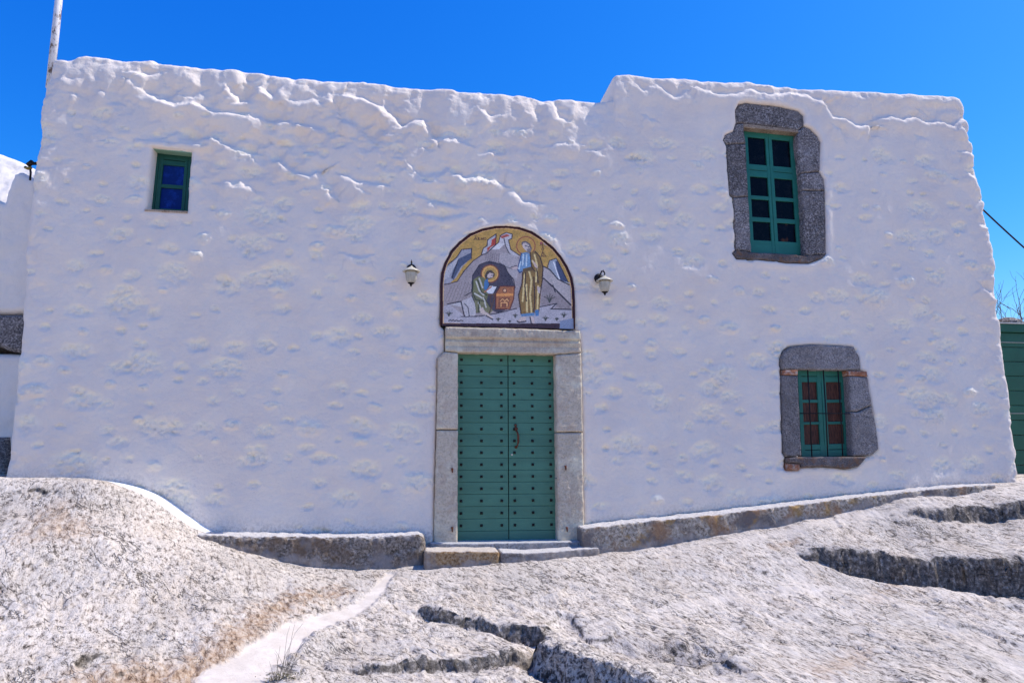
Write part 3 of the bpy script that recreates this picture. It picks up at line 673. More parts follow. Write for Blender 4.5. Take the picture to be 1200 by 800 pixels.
# standing figure
disc(662, 190, 62, (190, 146, 72), (150, 84, 50), 4); disc(662, 190, 54, (178, 138, 66))
fill([(636, 180), (650, 165), (678, 172), (698, 205), (690, 232), (665, 225), (645, 205)], (192, 178, 172)); line([(636, 178), (640, 165), (660, 162), (684, 176), (698, 210)], (90, 84, 88), 5); fill([(668, 210), (698, 205), (694, 238), (672, 236)], (120, 112, 114)); line([(658, 190), (668, 192)], INK, 3); line([(676, 196), (684, 200)], INK, 3)
fill([(632, 240), (665, 232), (692, 245), (700, 330), (640, 360), (615, 372), (605, 340), (620, 300)], (104, 138, 172), .2)
for l in ([(645, 250), (640, 320)], [(668, 250), (664, 325)], [(625, 300), (615, 345)]): line(l, (180, 196, 208), 5)
line([(632, 240), (618, 300), (604, 345), (620, 372), (636, 362)], (40, 60, 110), 3.5)
fill([(560, 335), (605, 322), (610, 345), (575, 350)], (190, 172, 168)); line([(560, 335), (600, 324)], INK, 2.5)
fill([(690, 235), (720, 225), (755, 260), (778, 330), (770, 420), (762, 520), (752, 640), (628, 652), (612, 520), (640, 430), (638, 365), (700, 330)], (128, 100, 46), .25)
for l in ([(655, 380), (650, 440), (640, 560)], [(680, 350), (700, 420), (690, 520), (700, 640)], [(720, 250), (738, 320), (730, 430)], [(665, 450), (670, 630)], [(745, 460), (740, 610)], [(705, 290), (730, 330)]): line(l, (206, 186, 128), 6)
for l in ([(640, 370), (636, 440), (612, 520), (630, 650)], [(690, 235), (700, 330), (720, 360)], [(725, 228), (758, 265), (778, 335), (772, 430), (755, 530)], [(660, 370), (655, 460), (665, 560)], [(715, 400), (722, 540), (715, 650)], [(735, 340), (745, 440)]): line(l, (58, 38, 22), 4)
fill([(640, 345), (700, 330), (708, 355), (645, 368)], (94, 74, 38)); fill([(705, 285), (730, 310), (745, 345), (720, 330)], (198, 176, 164)); fill([(738, 460), (760, 470), (758, 510), (742, 505)], (190, 174, 168))
fill([(628, 645), (720, 635), (720, 655), (632, 662)], (88, 128, 168)); fill([(722, 620), (748, 615), (750, 655), (728, 660)], (70, 116, 166))
fill([(635, 662), (662, 660), (660, 690), (610, 700), (605, 688)], (190, 174, 170)); fill([(690, 660), (712, 658), (722, 690), (715, 712), (695, 695)], (190, 174, 170)); line([(603, 690), (615, 700), (662, 692)], INK, 4); line([(690, 665), (698, 705), (718, 712)], INK, 4)
# little plants
for (a, b, s) in ((150, 660, 34), (475, 690, 22), (590, 668, 26), (822, 570, 60), (795, 690, 34), (872, 688, 20), (920, 668, 34), (553, 700, 14)):
    for dx in (-.6, -.3, .05, .35, .65): line([(a, b), (a + dx * s * .4, b - s * .5), (a + dx * s, b - s * (1 - abs(dx) * .6))], (64, 66, 58), 2.6)
# inscription strokes
for l in ([(315, 150), (325, 130), (336, 150)], [(318, 144), (332, 144)], [(342, 150), (342, 132), (352, 138), (342, 142), (354, 150)], [(322, 120), (330, 118)], [(362, 150), (362, 134), (376, 150), (376, 134)], [(384, 146), (380, 138), (392, 134), (396, 146), (388, 150)]):
    line(l, (88, 58, 24), 2.6)
for l in ([(758, 188), (764, 170), (772, 188)], [(762, 182), (770, 182)], [(776, 172), (776, 190)], [(770, 198), (780, 198)], [(770, 210), (778, 204), (784, 212), (776, 222), (768, 216)], [(768, 248), (776, 228), (786, 248)], [(771, 241), (783, 241)], [(768, 265), (768, 252), (780, 265), (780, 252)], [(790, 265), (790, 252), (800, 262)]):
    line(l, (88, 56, 24), 2.6)
disc(765, 170, 9, (150, 80, 80)); fill([(778, 160), (800, 175), (806, 190), (792, 184), (780, 172)], (120, 140, 190))
line([(148, 690), (160, 684), (170, 690), (176, 684), (190, 690), (200, 685), (215, 692), (228, 686), (242, 690)], (40, 30, 40), 3)
# border
dB = nearest(mx, mz, mo)[0]
col[dB < .036] = np.array(srgb(214, 176, 120)); col[dB < .028] = np.array(srgb(52, 10, 16))
col[(DY > 706)] = np.array(srgb(46, 16, 24))
m = inside(DX, DY, [(895, 690), (985, 672), (990, 750), (890, 745)]); col[m] = np.array(srgb(122, 134, 160))
my = mz * BAT + .02
V = np.stack([mx, my, mz], 1)
mosaic = empty('mosaic', (0, 0, U(595, 380)[1]), 'arched mosaic of two haloed figures among grey mountains, over the door', 'mosaic')
mpanel = mk('mosaic_panel', V, fq, None, mosaic)
ca = mpanel.data.color_attributes.new('paint', 'FLOAT_COLOR', 'POINT')
ca.data.foreach_set('color', np.concatenate([np.clip(col, 0, 1), np.ones((len(col), 1))], 1).ravel())
k = NT('mosaic_tiles')
at = k.attr('paint').outputs['Color']
grout = k.ramp(k.vor(95, feat='DISTANCE_TO_EDGE'), [(.02, 1), (.07, 0)])
vc = k.sep(k.vor(95, out='Color'))[0]
c = k.mix(.6, at, k.mix(1.0, at, k.ramp(vc, [(0, .55), (1, 1.0)]), 'MULTIPLY'))
c = k.mix(k.math('MULTIPLY', grout, .38), c, (.13, .11, .12))
c = k.mix(1.0, c, (2.0, 1.82, 1.5), 'MULTIPLY')
mpanel.data.materials.append(k.fin(c, k.ramp(vc, [(0, .25), (1, .55)]), k.bump(k.math('SUBTRACT', vc, grout), .3, .002), .5))
# raised rim of the mosaic
rim = MB(); a = [Vector((x, z * BAT + .008, z)) for x, z in UL(arch_px, .008)]
rim.tube([a[0] + Vector((0, 0, 0))] + a[1:], .010, 6)
rim.build('rim', m_flat('dark_red_tile', (.05, .008, .012), .5), mosaic, True)
M_bk = MB(); qz = [U(*arch_px[0], .03), U(*arch_px[-1], .03)]

# ------------------------------------------------------------------ wall lamps
def lamp(px, py, label, tilt, arm):
    x, z = U(px, py, -.16)
    c = Vector((x, z * BAT - .16, z)); root = empty('wall_lamp', (x, z * BAT, z), label, 'lamp', 'lanterns beside the mosaic')
    # c = middle of brim
    MB().lathe([(.010, .075), (.016, .062), (.05, .042), (.085, .02), (.110, .004), (.113, -.004), (.108, -.008), (.07, .004)], c, 28).build('cap', M_cream, root, True)
    MB().lathe([(.076, -.004), (.077, -.03), (.073, -.07), (.064, -.11), (.052, -.142), (.042, -.15)], c, 24).build('glass_shade', M_creamg, root, True)
    MB().lathe([(.043, -.148), (.040, -.158), (.022, -.165), (.014, -.18), (.004, -.20)], c, 16).build('finial', M_iron, root, True)
    rib = MB()
    for k in range(6):
        a = k * math.pi / 3 + .3
        rib.tube([c + Vector((r * math.cos(a), r * math.sin(a), h)) for r, h in ((.079, -.006), (.079, -.04), (.073, -.08), (.058, -.13), (.044, -.15))], .0028, 5)
    rib.build('cage', M_cream, root, True)
    w = Vector((x + arm, (z + .1) * BAT + .0, z + .075))
    mb = MB(); mb.lathe([(.060, -.03), (.062, .012), (.056, .022), (.03, .032), (.01, .036)], w, 24, 1)
    mb.build('back_plate', M_iron, root, True)
    mb = MB(); t = c + Vector((0, 0, .07))
    mb.tube([w + Vector((0, -.01, -.02)), w + Vector((0, -.05, .02)), w + Vector((-arm * .5, -.10, .075)), t + Vector((0, .01, .055)), t + Vector((0, -.012, .03)), t + Vector((0, 0, 0))], [.010, .010, .010, .010, .009, .008], 8)
    mb.tube([t + Vector((0, .0, .05)), t + Vector((tilt * .02, -.0, .085))], [.006, .003], 6)
    mb.build('arm', M_iron, root, True)
lamp(482, 318, 'small cream lantern with dark bracket to the left of the mosaic', 0, 0.0)
lamp(708.5, 329, 'small cream lantern with dark bracket to the right of the mosaic', -1, -.035)

# ------------------------------------------------------------------ ground
STEPS = [  # (photo px, py, Y, height), upper side on the left of travel;  width, reach
    ([(930, 640, -.85, 0), (960, 646, -.95, .10), (1000, 658, -1.1, .20), (1040, 668, -1.2, .26), (1080, 672, -1.3, .20), (1120, 678, -1.38, .30), (1200, 694, -1.6, .36), (1330, 718, -1.9, .40)], .03, 1.3),
    ([(1055, 607, -.52, 0), (1100, 608, -.56, .09), (1150, 608, -.6, .12), (1200, 610, -.66, .14), (1300, 614, -.75, .15)], .03, .7),
    ([(478, 706, -1.55, 0), (500, 711, -1.68, .09), (540, 722, -1.85, .075), (570, 731, -2.0, .08), (600, 738, -2.15, .11), (635, 748, -2.3, .13), (665, 752, -2.35, 0)], .022, .6),
    ([(672, 742, -2.15, 0), (645, 752, -2.4, .15), (628, 768, -2.75, .22), (650, 786, -3.05, .26), (700, 808, -3.4, .22), (770, 835, -3.8, .2)], .04, .9),
    ([(690, 742, -2.2, 0), (740, 752, -2.4, .09), (790, 762, -2.55, .12), (840, 772, -2.8, .12), (870, 790, -3.1, .06), (880, 810, -3.4, 0)], .16, .5),
    ([(380, 772, -2.9, 0), (440, 776, -2.95, .07), (500, 770, -2.85, .09), (560, 768, -2.8, .08), (610, 764, -2.7, .10), (640, 756, -2.5, 0)], .025, .4),
    ([(200, 690, -2.0, 0), (240, 700, -2.1, .02), (280, 694, -2.0, 0)], .02, .2),
    ([(84, 792, -3.4, 0), (90, 782, -3.25, .07), (104, 770, -3.1, .05), (150, 768, -3.05, .01), (200, 776, -3.15, 0)], .02, .25),
    ([(760, 790, -3.3, 0), (850, 765, -2.8, .05), (872, 785, -3.1, 0)], .02, .1),
]
STEPW = []
for pts, w, L_ in STEPS:
    STEPW.append(([tuple(AY(a, b, c)[:2]) for a, b, c, h in pts], [h for *_, h in pts], w, L_))
def steps(X, Y, detail=True):
    r = np.zeros(X.shape); face = np.zeros(X.shape)
    if detail:
        jx = .038 * fbm(X * 2.4, Y * 2.4, 2.0, 2, .45) + .006 * noise(X * 13, Y * 13, 2.); jy = .038 * fbm(X * 2.4, Y * 2.4, 8.0, 2, .45) + .006 * noise(X * 13, Y * 13, 5.)
    else: jx = jy = 0
    for pl, hs, w, L_ in STEPW:
        P = np.array(pl); m = (X > P[:, 0].min() - 3 * L_) & (X < P[:, 0].max() + 3 * L_) & (Y > P[:, 1].min() - .6) & (Y < P[:, 1].max() + 4 * L_)
        if not m.any(): continue
        xx = (X + jx)[m]; yy = (Y + jy)[m]
        d, _, _, s, t = nearest(xx, yy, pl, False, True)
        h = np.interp(t, np.arange(len(hs)), hs); sd = d * s
        w = max(w, .030); r[m] += h * (.86 * sm((sd + w) / (2 * w)) + .14 * sm(.5 + sd / .05) * (1 - np.exp(-np.maximum(sd, 0) / .08))) * np.exp(-np.maximum(sd, 0) / L_) * 1.12
        # gap worn along the foot
        r[m] -= .35 * h * np.exp(-((sd + w * 1.2) / (w * 1.3 + .02)) ** 2)
        face[m] = np.maximum(face[m], np.exp(-((sd) / (w + .05)) ** 2) * np.clip(h / .08, 0, 1))
    return r, face
CTRL = [
    (-60, 564, .3), (-10, 564, .1), (50, 564, -.02), (110, 563, -.02), (-60, 562, -.5), (0, 561.5, -.5), (50, 561, -.5), (110, 561, -.42), (143, 566, .0), (183, 579, .0), (213, 601, .0), (245, 622, .0), (143, 571, -.17), (180, 585, -.19), (207, 607, -.21), (235, 628, -.24), (262, 640, -.36), (300, 652, -.45), (350, 667, -.48), (430, 671, -.5), (495, 668, -.5), (540, 666, -.58), (600, 662, -.6), (690, 656, -.55),
    (740, 652, -.5), (830, 638, -.5), (900, 627, -.5), (950, 614, -.5), (1050, 596, -.46), (1120, 586, -.44), (1165, 578, -.4), (1197, 570, -.2), (1260, 560, .1),
    (-80, 600, -1.0), (0, 590, -.7), (50, 585, -.6), (50, 620, -1.2), (0, 660, -1.9), (-80, 700, -2.4), (50, 680, -1.95), (50, 740, -2.75), (0, 800, -3.6), (-120, 800, -3.7), (120, 600, -.75), (130, 650, -1.45), (130, 700, -2.1), (130, 750, -2.8), (140, 800, -3.5),
    (190, 640, -.95), (200, 690, -1.75), (210, 740, -2.5), (215, 790, -3.3), (270, 660, -.95), (290, 700, -1.65), (310, 740, -2.35), (360, 680, -.9), (370, 710, -1.5),
    (440, 690, -1.05), (385, 730, -1.95), (330, 762, -2.65), (270, 800, -3.4), (460, 730, -1.85), (430, 770, -2.7), (450, 800, -3.35), (560, 700, -1.35), (540, 745, -2.2), (560, 800, -3.35), (620, 720, -1.75),
    (680, 690, -1.2), (720, 720, -1.8), (800, 680, -1.15), (800, 720, -1.85), (800, 760, -2.55), (900, 650, -.85), (880, 690, -1.4), (930, 730, -2.05), (950, 800, -3.25), (1000, 690, -1.45), (1060, 740, -2.25), (1120, 800, -3.2),
    (1150, 720, -2.0), (1230, 760, -2.6), (1250, 840, -3.6), (1020, 628, -.75), (1100, 625, -.85), (1180, 640, -1.25), (1180, 622, -.9), (1150, 595, -.55), (700, 850, -4.2), (400, 860, -4.2), (100, 870, -4.3), (1000, 870, -4.2)]
cp = np.array([tuple(AY(*c)) for c in CTRL])
extra = np.array([(-9, 2, .95), (-9, -3, .35), (9, 2, .75), (10, -3, .1), (0, -7, -.45), (-6, -7, -.4), (6, -7, -.45), (0, 1.5, -.1), (-3, 1.5, .1), (3.5, 1.5, .1), (-6.5, 2, .95), (7.5, 2, .75)], float)
cp = np.concatenate([cp, extra])
tgt = cp[:, 2] - steps(cp[:, 0], cp[:, 1], False)[0]
def phi(r): return np.where(r > 1e-9, r * r * np.log(r + 1e-12), 0)
n = len(cp); K = phi(np.hypot(cp[:, None, 0] - cp[None, :, 0], cp[:, None, 1] - cp[None, :, 1])) + np.eye(n) * .06
Pm = np.concatenate([np.ones((n, 1)), cp[:, :2]], 1)
sol = np.linalg.solve(np.block([[K, Pm], [Pm.T, np.zeros((3, 3))]]), np.concatenate([tgt, np.zeros(3)]))
def base_h(X, Y):
    r = sol[n] + sol[n + 1] * X + sol[n + 2] * Y
    for i in range(n): r = r + sol[i] * phi(np.hypot(X - cp[i, 0], Y - cp[i, 1]))
    return r
def H(X, Y, detail=True):
    Xc, Yc = np.clip(X, -9.5, 10.5), np.clip(Y, -7.5, 2.5)
    b = base_h(Xc, Yc); far = np.hypot(X - Xc, Y - Yc)
    b = b * np.exp(-far / 8) - .6 * (1 - np.exp(-far / 20))
    s, face = steps(X, Y, detail)
    return b + s, face
def hit(px, py):
    d = ray(px, py); d = d / np.linalg.norm(d); t = np.linspace(3.5, 11, 1500); p = CAM[None] + t[:, None] * d[None]
    h, _ = H(p[:, 0], p[:, 1], False); i = np.argmax(p[:, 2] < h)
    return (p[i, 0], p[i, 1])

r0 = .0165
xs = np.arange(-7.3, 8.3, r0); ys = np.concatenate([np.arange(-4.6, -3.6, .014), np.arange(-3.6, .36, r0)])
gp = lambda a, n_, g: np.cumsum(np.full(n_, a) * g ** np.arange(n_))
xs = np.concatenate([(xs[0] - gp(.03, 42, 1.22))[::-1], xs, xs[-1] + gp(.03, 42, 1.22)])
ys = np.concatenate([(ys[0] - gp(.03, 42, 1.22))[::-1], ys, ys[-1] + gp(.03, 42, 1.22)])
GX, GY = np.meshgrid(xs, ys, indexing='ij'); X = GX.ravel(); Y = GY.ravel()
Zh, face = H(X, Y)
def pmask(line, soft=.06):
    pl = [hit(a, b) for a, b, w in line]; ws = [w for *_, w in line]
    P = np.array(pl); m = (X > P[:, 0].min() - .6) & (X < P[:, 0].max() + .6) & (Y > P[:, 1].min() - .6) & (Y < P[:, 1].max() + .6)
    r = np.zeros(X.shape); xx = X[m] + .03 * noise(X[m] * 8, Y[m] * 8, 1.); yy = Y[m] + .03 * noise(X[m] * 8, Y[m] * 8, 5.)
    d, _, _, _, t = nearest(xx, yy, pl, False, True); w = np.interp(t, np.arange(len(ws)), ws) * (1 + .35 * noise(X[m] * 2.5, Y[m] * 2.5, 4.))
    d = d + soft * .8 * fbm(X[m] * 14, Y[m] * 14, 3., 3, .7)
    r[m] = 1 - sm((d - w + soft) / (2 * soft) ); return r
cem = pmask([(458, 670, .05), (448, 684, .07), (432, 702, .09), (405, 716, .12), (375, 726, .13), (340, 742, .15), (305, 768, .18), (270, 795, .22), (235, 830, .25)], .03)
cem2 = .55 * pmask([(700, 735, .03), (790, 712, .05), (860, 698, .06), (930, 691, .07), (1000, 690, .08), (1040, 700, .05), (1110, 735, .08), (1160, 765, .1), (1200, 790, .1)], .09)
cem2 = np.maximum(cem2, .45 * pmask([(920, 655, .05), (940, 668, .06), (950, 690, .05)], .08)); 
cem3 = .6 * pmask([(760, 650, .03), (830, 637, .06), (880, 630, .07), (930, 622, .08), (1000, 606, .08), (1100, 590, .05)], .08)
brn = pmask([(90, 800, .1), (150, 795, .22), (230, 785, .18), (300, 730, .12), (350, 700, .1), (400, 690, .06)], .18) * .9
brn = np.maximum(brn, .6 * pmask([(60, 600, .12), (80, 620, .2), (40, 625, .1)], .2)); brn = np.maximum(brn, .45 * pmask([(1020, 700, .05), (1060, 680, .06)], .1))
brn = np.maximum(brn, .9 * pmask([(608, 768, .03), (628, 772, .05)], .04)); brn = np.maximum(brn, .5 * pmask([(960, 790, .1), (1010, 760, .08)], .12)); brn = np.maximum(brn, .6 * pmask([(905, 640, .03), (935, 632, .04)], .05))
fx = np.interp(X, *zip(*[(U(a, 560)[0], b) for a, b in ((100, .10), (112, -.03), (143, -.15), (180, -.165), (207, -.17), (235, -.17), (258, -.05))]))
wht = sm((Y - fx + .02) / .035) * (X < U(262, 600)[0]) * (X > U(100, 560)[0])
wr = pmask([(1175, 575, .12), (1195, 573, .15)], .06); wht = np.maximum(wht, wr)  # white patch paints the sunlit spot beside the right wall corner
cm = np.clip(np.maximum(np.maximum(cem, cem2 * .6), np.maximum(cem3 * .6, wht)), 0, 1)
near = ((X > -8) & (X < 9) & (Y > -5.5) & (Y < .5))
gZ = Zh.reshape(len(xs), len(ys)); sl = np.hypot(np.gradient(gZ, xs, axis=0), np.gradient(gZ, ys, axis=1)).ravel()
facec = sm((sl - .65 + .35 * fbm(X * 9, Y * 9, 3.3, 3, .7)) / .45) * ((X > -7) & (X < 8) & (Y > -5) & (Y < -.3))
a_ = X * .93 + Y * .37; b_ = -X * .37 + Y * .93
rel = .030 * fbm(X * .8, Y * .8, .5, 3) * np.clip(-Y / .6, 0, 1) + .022 * fbm(a_ * 3.4, b_ * 1.5, 4.4, 3, .6) + .0075 * fbm(a_ * 15, b_ * 7, 6.4, 3, .65) * (.5 + sm(noise(X * .9, Y * .9, 40.) * 2 + .5))
a2 = X * math.cos(.35) + Y * math.sin(.35) * -1; b2 = X * math.sin(.35) + Y * math.cos(.35)
w1 = fbm(a2 * 1.5 + 3, b2 * 1.1, 21.4, 4, .5); w2 = fbm(a2 * 3.1, b2 * 1.8 + 9, 31.4, 4, .5)
rel += .020 * np.tanh(w1 * 14) * sm((noise(X * .7, Y * .7, 3.) + .15) / .4) + .011 * np.tanh(w2 * 16) * sm((noise(X * .9, Y * .9, 13.) + .1) / .4)
pit = fbm(a_ * 12, b_ * 5, 12.4, 3, .6); rel -= .030 * sm((pit - .62) / .25)
wn = .35 + .65 * sm((-Y - .7) / 1.2); rel *= wn; rel += face * .016 * fbm(X * 5, Y * 5, 1.1, 3, .6)
rough_zone = pmask([(650, 775, .35), (720, 790, .45), (800, 800, .4)], .2); rel += rough_zone * .022 * fbm(X * 13, Y * 13, 2.7, 3, .6)
Zg = Zh + rel * (1 - .85 * cm) * near
Zg -= .02 * cem
fz = facec * .035; V = np.stack([X + fz * fbm(X * 6, Y * 6, Zg * 9, 4, .65), Y + fz * fbm(X * 6 + 30, Y * 6, Zg * 9, 4, .65), Zg], 1)
nx, ny = len(xs), len(ys); idx = np.arange(nx * ny).reshape(nx, ny)
fq = np.stack([idx[:-1, :-1].ravel(), idx[1:, :-1].ravel(), idx[1:, 1:].ravel(), idx[:-1, 1:].ravel()], 1)

k = NT('bedrock'); k.co = k.n.new('ShaderNodeNewGeometry').outputs['Position']
ms = k.attr('mask'); r_, g_, b__ = k.sep(ms.outputs['Color'])[:3]; ms2 = k.attr('mask2'); r2, g2, b2 = k.sep(ms2.outputs['Color'])[:3]
def map2(rot, sc, loc=(0, 0, 0)):
    m = k.n.new('ShaderNodeMapping'); k.L(k.co, m.inputs[0]); m.inputs['Rotation'].default_value = (0, 0, R(rot)); m.inputs['Location'].default_value = loc
    m2 = k.n.new('ShaderNodeMapping'); k.L(m.outputs[0], m2.inputs[0]); m2.inputs['Scale'].default_value = sc; return m2.outputs[0]
st = map2(-22, (1.15, .42, .8))
n1 = k.noise(26, 6, .72, st, .3); n2 = k.noise(75, 4, .7, st); n3 = k.noise(2.2, 5, .6); n4 = k.noise(1.1, 4, .6, k.map(loc=(5, 3, 1)))
c = k.ramp(n1, [(.345, (.07, .055, .045)), (.405, (.32, .27, .225)), (.465, (.57, .495, .42)), (.53, (.66, .58, .495)), (.66, (.76, .675, .585))])
sp = k.ramp(n2, [(.40, 1), (.445, 0)]); dn = k.ramp(k.noise(1.3, 4, .6, k.map(loc=(9, 9, 2))), [(.38, .15), (.58, 1)])
c = k.mix(k.math('MULTIPLY', k.math('MULTIPLY', sp, dn), .85), c, (.075, .06, .052))  # dark rock specks, which also paint the tiny shadows of the surface
c = k.mix(k.ramp(k.noise(5.5, 5, .7, st), [(.52, 0), (.72, .45)]), c, (.42, .38, .35))
lg = k.ramp(k.noise(.9, 4, .6, k.map(loc=(2, 7, 1))), [(.35, .84), (.55, 1.0)]); c = k.mix(1.0, c, lg, 'MULTIPLY')
def crk(sc, w_, lo, hi, loc_):
    v_ = k.noise(sc, 5, .6, map2(40, (.6, 1.6, 1.0), loc_), .6)
    q_ = k.math('ABSOLUTE', k.math('SUBTRACT', v_, .5)); m_ = k.ramp(q_, [(0, 1), (w_, 0)])
    return k.math('MULTIPLY', m_, k.ramp(k.noise(sc * 1.1, 3, .6, k.map(loc=loc_)), [(lo, 0), (hi, 1)]))
ck = k.math('MAXIMUM', crk(1.4, .009, .44, .52, (1, 4, 2)), crk(4.0, .014, .50, .58, (8, 1, 3)))
c = k.mix(k.math('MULTIPLY', ck, .85), c, (.05, .042, .04))
c = k.mix(k.math('MULTIPLY', k.ramp(n3, [(.46, 0), (.66, 1)]), .35), c, k.mix(1.0, c, (.96, .87, .76), 'MULTIPLY'))
bc = k.ramp(n1, [(.36, (.10, .055, .03)), (.5, (.40, .26, .16)), (.66, (.62, .5, .38))])
c = k.mix(g_, c, bc)
fc = k.ramp(k.noise(22, 6, .75), [(.38, (.02, .017, .014)), (.49, (.085, .07, .055)), (.57, (.22, .185, .15)), (.66, (.45, .40, .34))])  # dark tones for steep faces: their shade is put into the rock colour
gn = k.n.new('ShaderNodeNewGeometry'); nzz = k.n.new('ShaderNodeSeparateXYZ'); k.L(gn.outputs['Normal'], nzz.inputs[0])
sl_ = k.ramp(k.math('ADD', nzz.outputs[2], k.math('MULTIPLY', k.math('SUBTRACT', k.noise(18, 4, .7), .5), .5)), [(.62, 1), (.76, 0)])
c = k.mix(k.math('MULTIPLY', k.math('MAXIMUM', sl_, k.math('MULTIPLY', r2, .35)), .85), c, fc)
rz = k.ramp(k.noise(24, 5, .75), [(.42, (.05, .045, .045)), (.48, (.32, .275, .235)), (.55, (.70, .62, .53))])
c = k.mix(k.math('MULTIPLY', g2, .8), c, rz)
cc = k.mix(k.ramp(k.noise(6, 5, .65), [(.4, 0), (.65, 1)]), (.60, .52, .44), (.70, .62, .54))
cc = k.mix(k.math('MULTIPLY', k.ramp(k.noise(60, 4, .7), [(.55, 0), (.66, 1)]), .35), cc, (.35, .30, .26))
c = k.mix(r_, c, cc)
c = k.mix(b__, c, (.82, .81, .79))
h = k.math('ADD', k.math('MULTIPLY', n1, 1.0), k.math('MULTIPLY', n2, .5))
one = k.math('SUBTRACT', 1.0, k.math('MINIMUM', k.math('ADD', r_, b__), .9))
h = k.math('MULTIPLY', h, one)
h = k.math('SUBTRACT', h, k.math('MULTIPLY', k.math('MULTIPLY', ck, one), .8)); bp = k.bump(h, .75, .020); bp = k.bump(k.noise(230, 3, .6), .4, .003, bp)
M_ground = k.fin(c, .95, bp, .15)
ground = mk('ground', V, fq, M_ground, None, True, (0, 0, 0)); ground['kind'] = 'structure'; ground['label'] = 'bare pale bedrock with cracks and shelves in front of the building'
def attr3(me, name, a, b, c):
    ca = me.color_attributes.new(name, 'FLOAT_COLOR', 'POINT')
    ca.data.foreach_set('color', np.stack([a, b, c, np.ones(len(a))], 1).astype(float).ravel())
attr3(ground.data, 'mask', np.clip(np.maximum(cem, np.maximum(cem2, cem3)), 0, 1), np.clip(brn, 0, 1), np.clip(wht, 0, 1))
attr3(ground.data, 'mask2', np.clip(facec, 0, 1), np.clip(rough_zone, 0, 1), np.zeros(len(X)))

# ------------------------------------------------------------------ ledges and steps
def ledge(name, top, yf, yb, mat, label, cat, bot=-.75, rnd=.04, rough=.012, e0=True, e1=True, rend=.07, seed=0., parent=None):
    """a long stone: top = photo points of its front upper edge, lying at y = yf"""
    P = [AY(a, b, yf if not isinstance(yf, (list, tuple)) else yf[i]) for i, (a, b) in enumerate(top)]
    s = [0.0]
    for i in range(1, len(P)): s.append(s[-1] + (P[i] - P[i - 1]).length)
    nS = max(4, int(s[-1] / .018)); S_ = np.linspace(0, s[-1], nS)
    px = np.interp(S_, s, [p.x for p in P]); py = np.interp(S_, s, [p.y for p in P]); pz = np.interp(S_, s, [p.z for p in P])
    V = []; F_ = []
    nT = 14; nF = 26
    for i in range(nS):
        e = min(S_[i] if e0 else 9, s[-1] - S_[i] if e1 else 9); e = min(e, rend); k_ = rend - math.sqrt(max(rend ** 2 - (rend - e) ** 2, 0))
        ybk = yb; yfr = py[i] + k_ * .9; zt_ = pz[i] - k_ * .8
        for j in range(nT): V.append((px[i], ybk + (yfr + rnd - ybk) * j / (nT - 1), zt_))
        for j in range(1, 5):
            a = j / 5 * math.pi / 2; V.append((px[i], yfr + rnd - rnd * math.sin(a), zt_ - rnd + rnd * math.cos(a)))
        for j in range(nF): V.append((px[i], yfr, zt_ - rnd - (zt_ - rnd - bot) * (j / (nF - 1)) ** 1.15))
    V = np.array(V); m = nT + 4 + nF
    nn = fbm(V[:, 0] * 5 + seed, V[:, 1] * 5, V[:, 2] * 5, 4, .6); n2_ = fbm(V[:, 0] * 17 + seed, V[:, 1] * 17, V[:, 2] * 17, 3, .6)
    kk = np.tile(np.concatenate([np.linspace(0, .6, nT), np.ones(4 + nF)]), nS)
    V[:, 1] -= kk * (nn * rough + n2_ * rough * .5); V[:, 2] += (nn * rough * .7 + n2_ * rough * .35) * np.tile(np.concatenate([np.ones(nT + 4), np.zeros(nF)]), nS)
    idx = np.arange(nS * m).reshape(nS, m)
    fq = np.stack([idx[:-1, :-1].ravel(), idx[:-1, 1:].ravel(), idx[1:, 1:].ravel(), idx[1:, :-1].ravel()], 1).tolist()
    fq += [idx[0, ::-1].tolist(), idx[-1].tolist()]
    o = mk(name, V, fq, mat, parent, True, None if parent else (float(V[:, 0].mean()), float(V[:, 1].min()), float(V[:, 2].max()) - .4))
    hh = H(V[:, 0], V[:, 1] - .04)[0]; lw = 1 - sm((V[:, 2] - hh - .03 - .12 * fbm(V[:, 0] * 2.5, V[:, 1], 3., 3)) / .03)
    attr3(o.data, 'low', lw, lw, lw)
    tag(o, label, cat); return o
def m_ledge(name, cols, stains, topc=(.66, .62, .58)):
    k = NT(name); k.co = k.n.new('ShaderNodeNewGeometry').outputs['Position']
    f = k.noise(30, 6, .72); c = k.ramp(f, [(.36, cols[0]), (.5, cols[1]), (.64, cols[2])])
    for (sc, col_, lo, hi, am, off) in stains:
        c = k.mix(k.ramp(k.noise(sc, 4, .6, k.map(loc=off)), [(lo, 0), (hi, am)]), c, col_)
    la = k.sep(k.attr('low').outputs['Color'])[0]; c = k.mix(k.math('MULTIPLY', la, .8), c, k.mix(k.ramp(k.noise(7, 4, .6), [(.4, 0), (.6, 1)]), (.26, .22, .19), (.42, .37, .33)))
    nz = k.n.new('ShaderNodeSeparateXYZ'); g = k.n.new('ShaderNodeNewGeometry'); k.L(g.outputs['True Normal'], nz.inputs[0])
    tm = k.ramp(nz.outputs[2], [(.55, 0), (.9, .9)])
    c = k.mix(tm, c, k.mix(k.ramp(f, [(.38, .6), (.5, 0)]), topc, (.4, .36, .33)))  # upward faces painted pale: sunlight on the ledge tops put into the colour
    return k.fin(c, .95, k.bump(k.math('ADD', f, k.math('MULTIPLY', k.noise(110, 3, .7), .4)), .9, .02), .15)
M_l1 = m_ledge('ledge_stone_brown', ((.06, .05, .04), (.24, .20, .16), (.48, .42, .36)), [(3.2, (.20, .135, .085), .46, .62, .8, (1, 0, 0)), (2.3, (.30, .27, .25), .52, .62, .8, (3, 2, 5))])
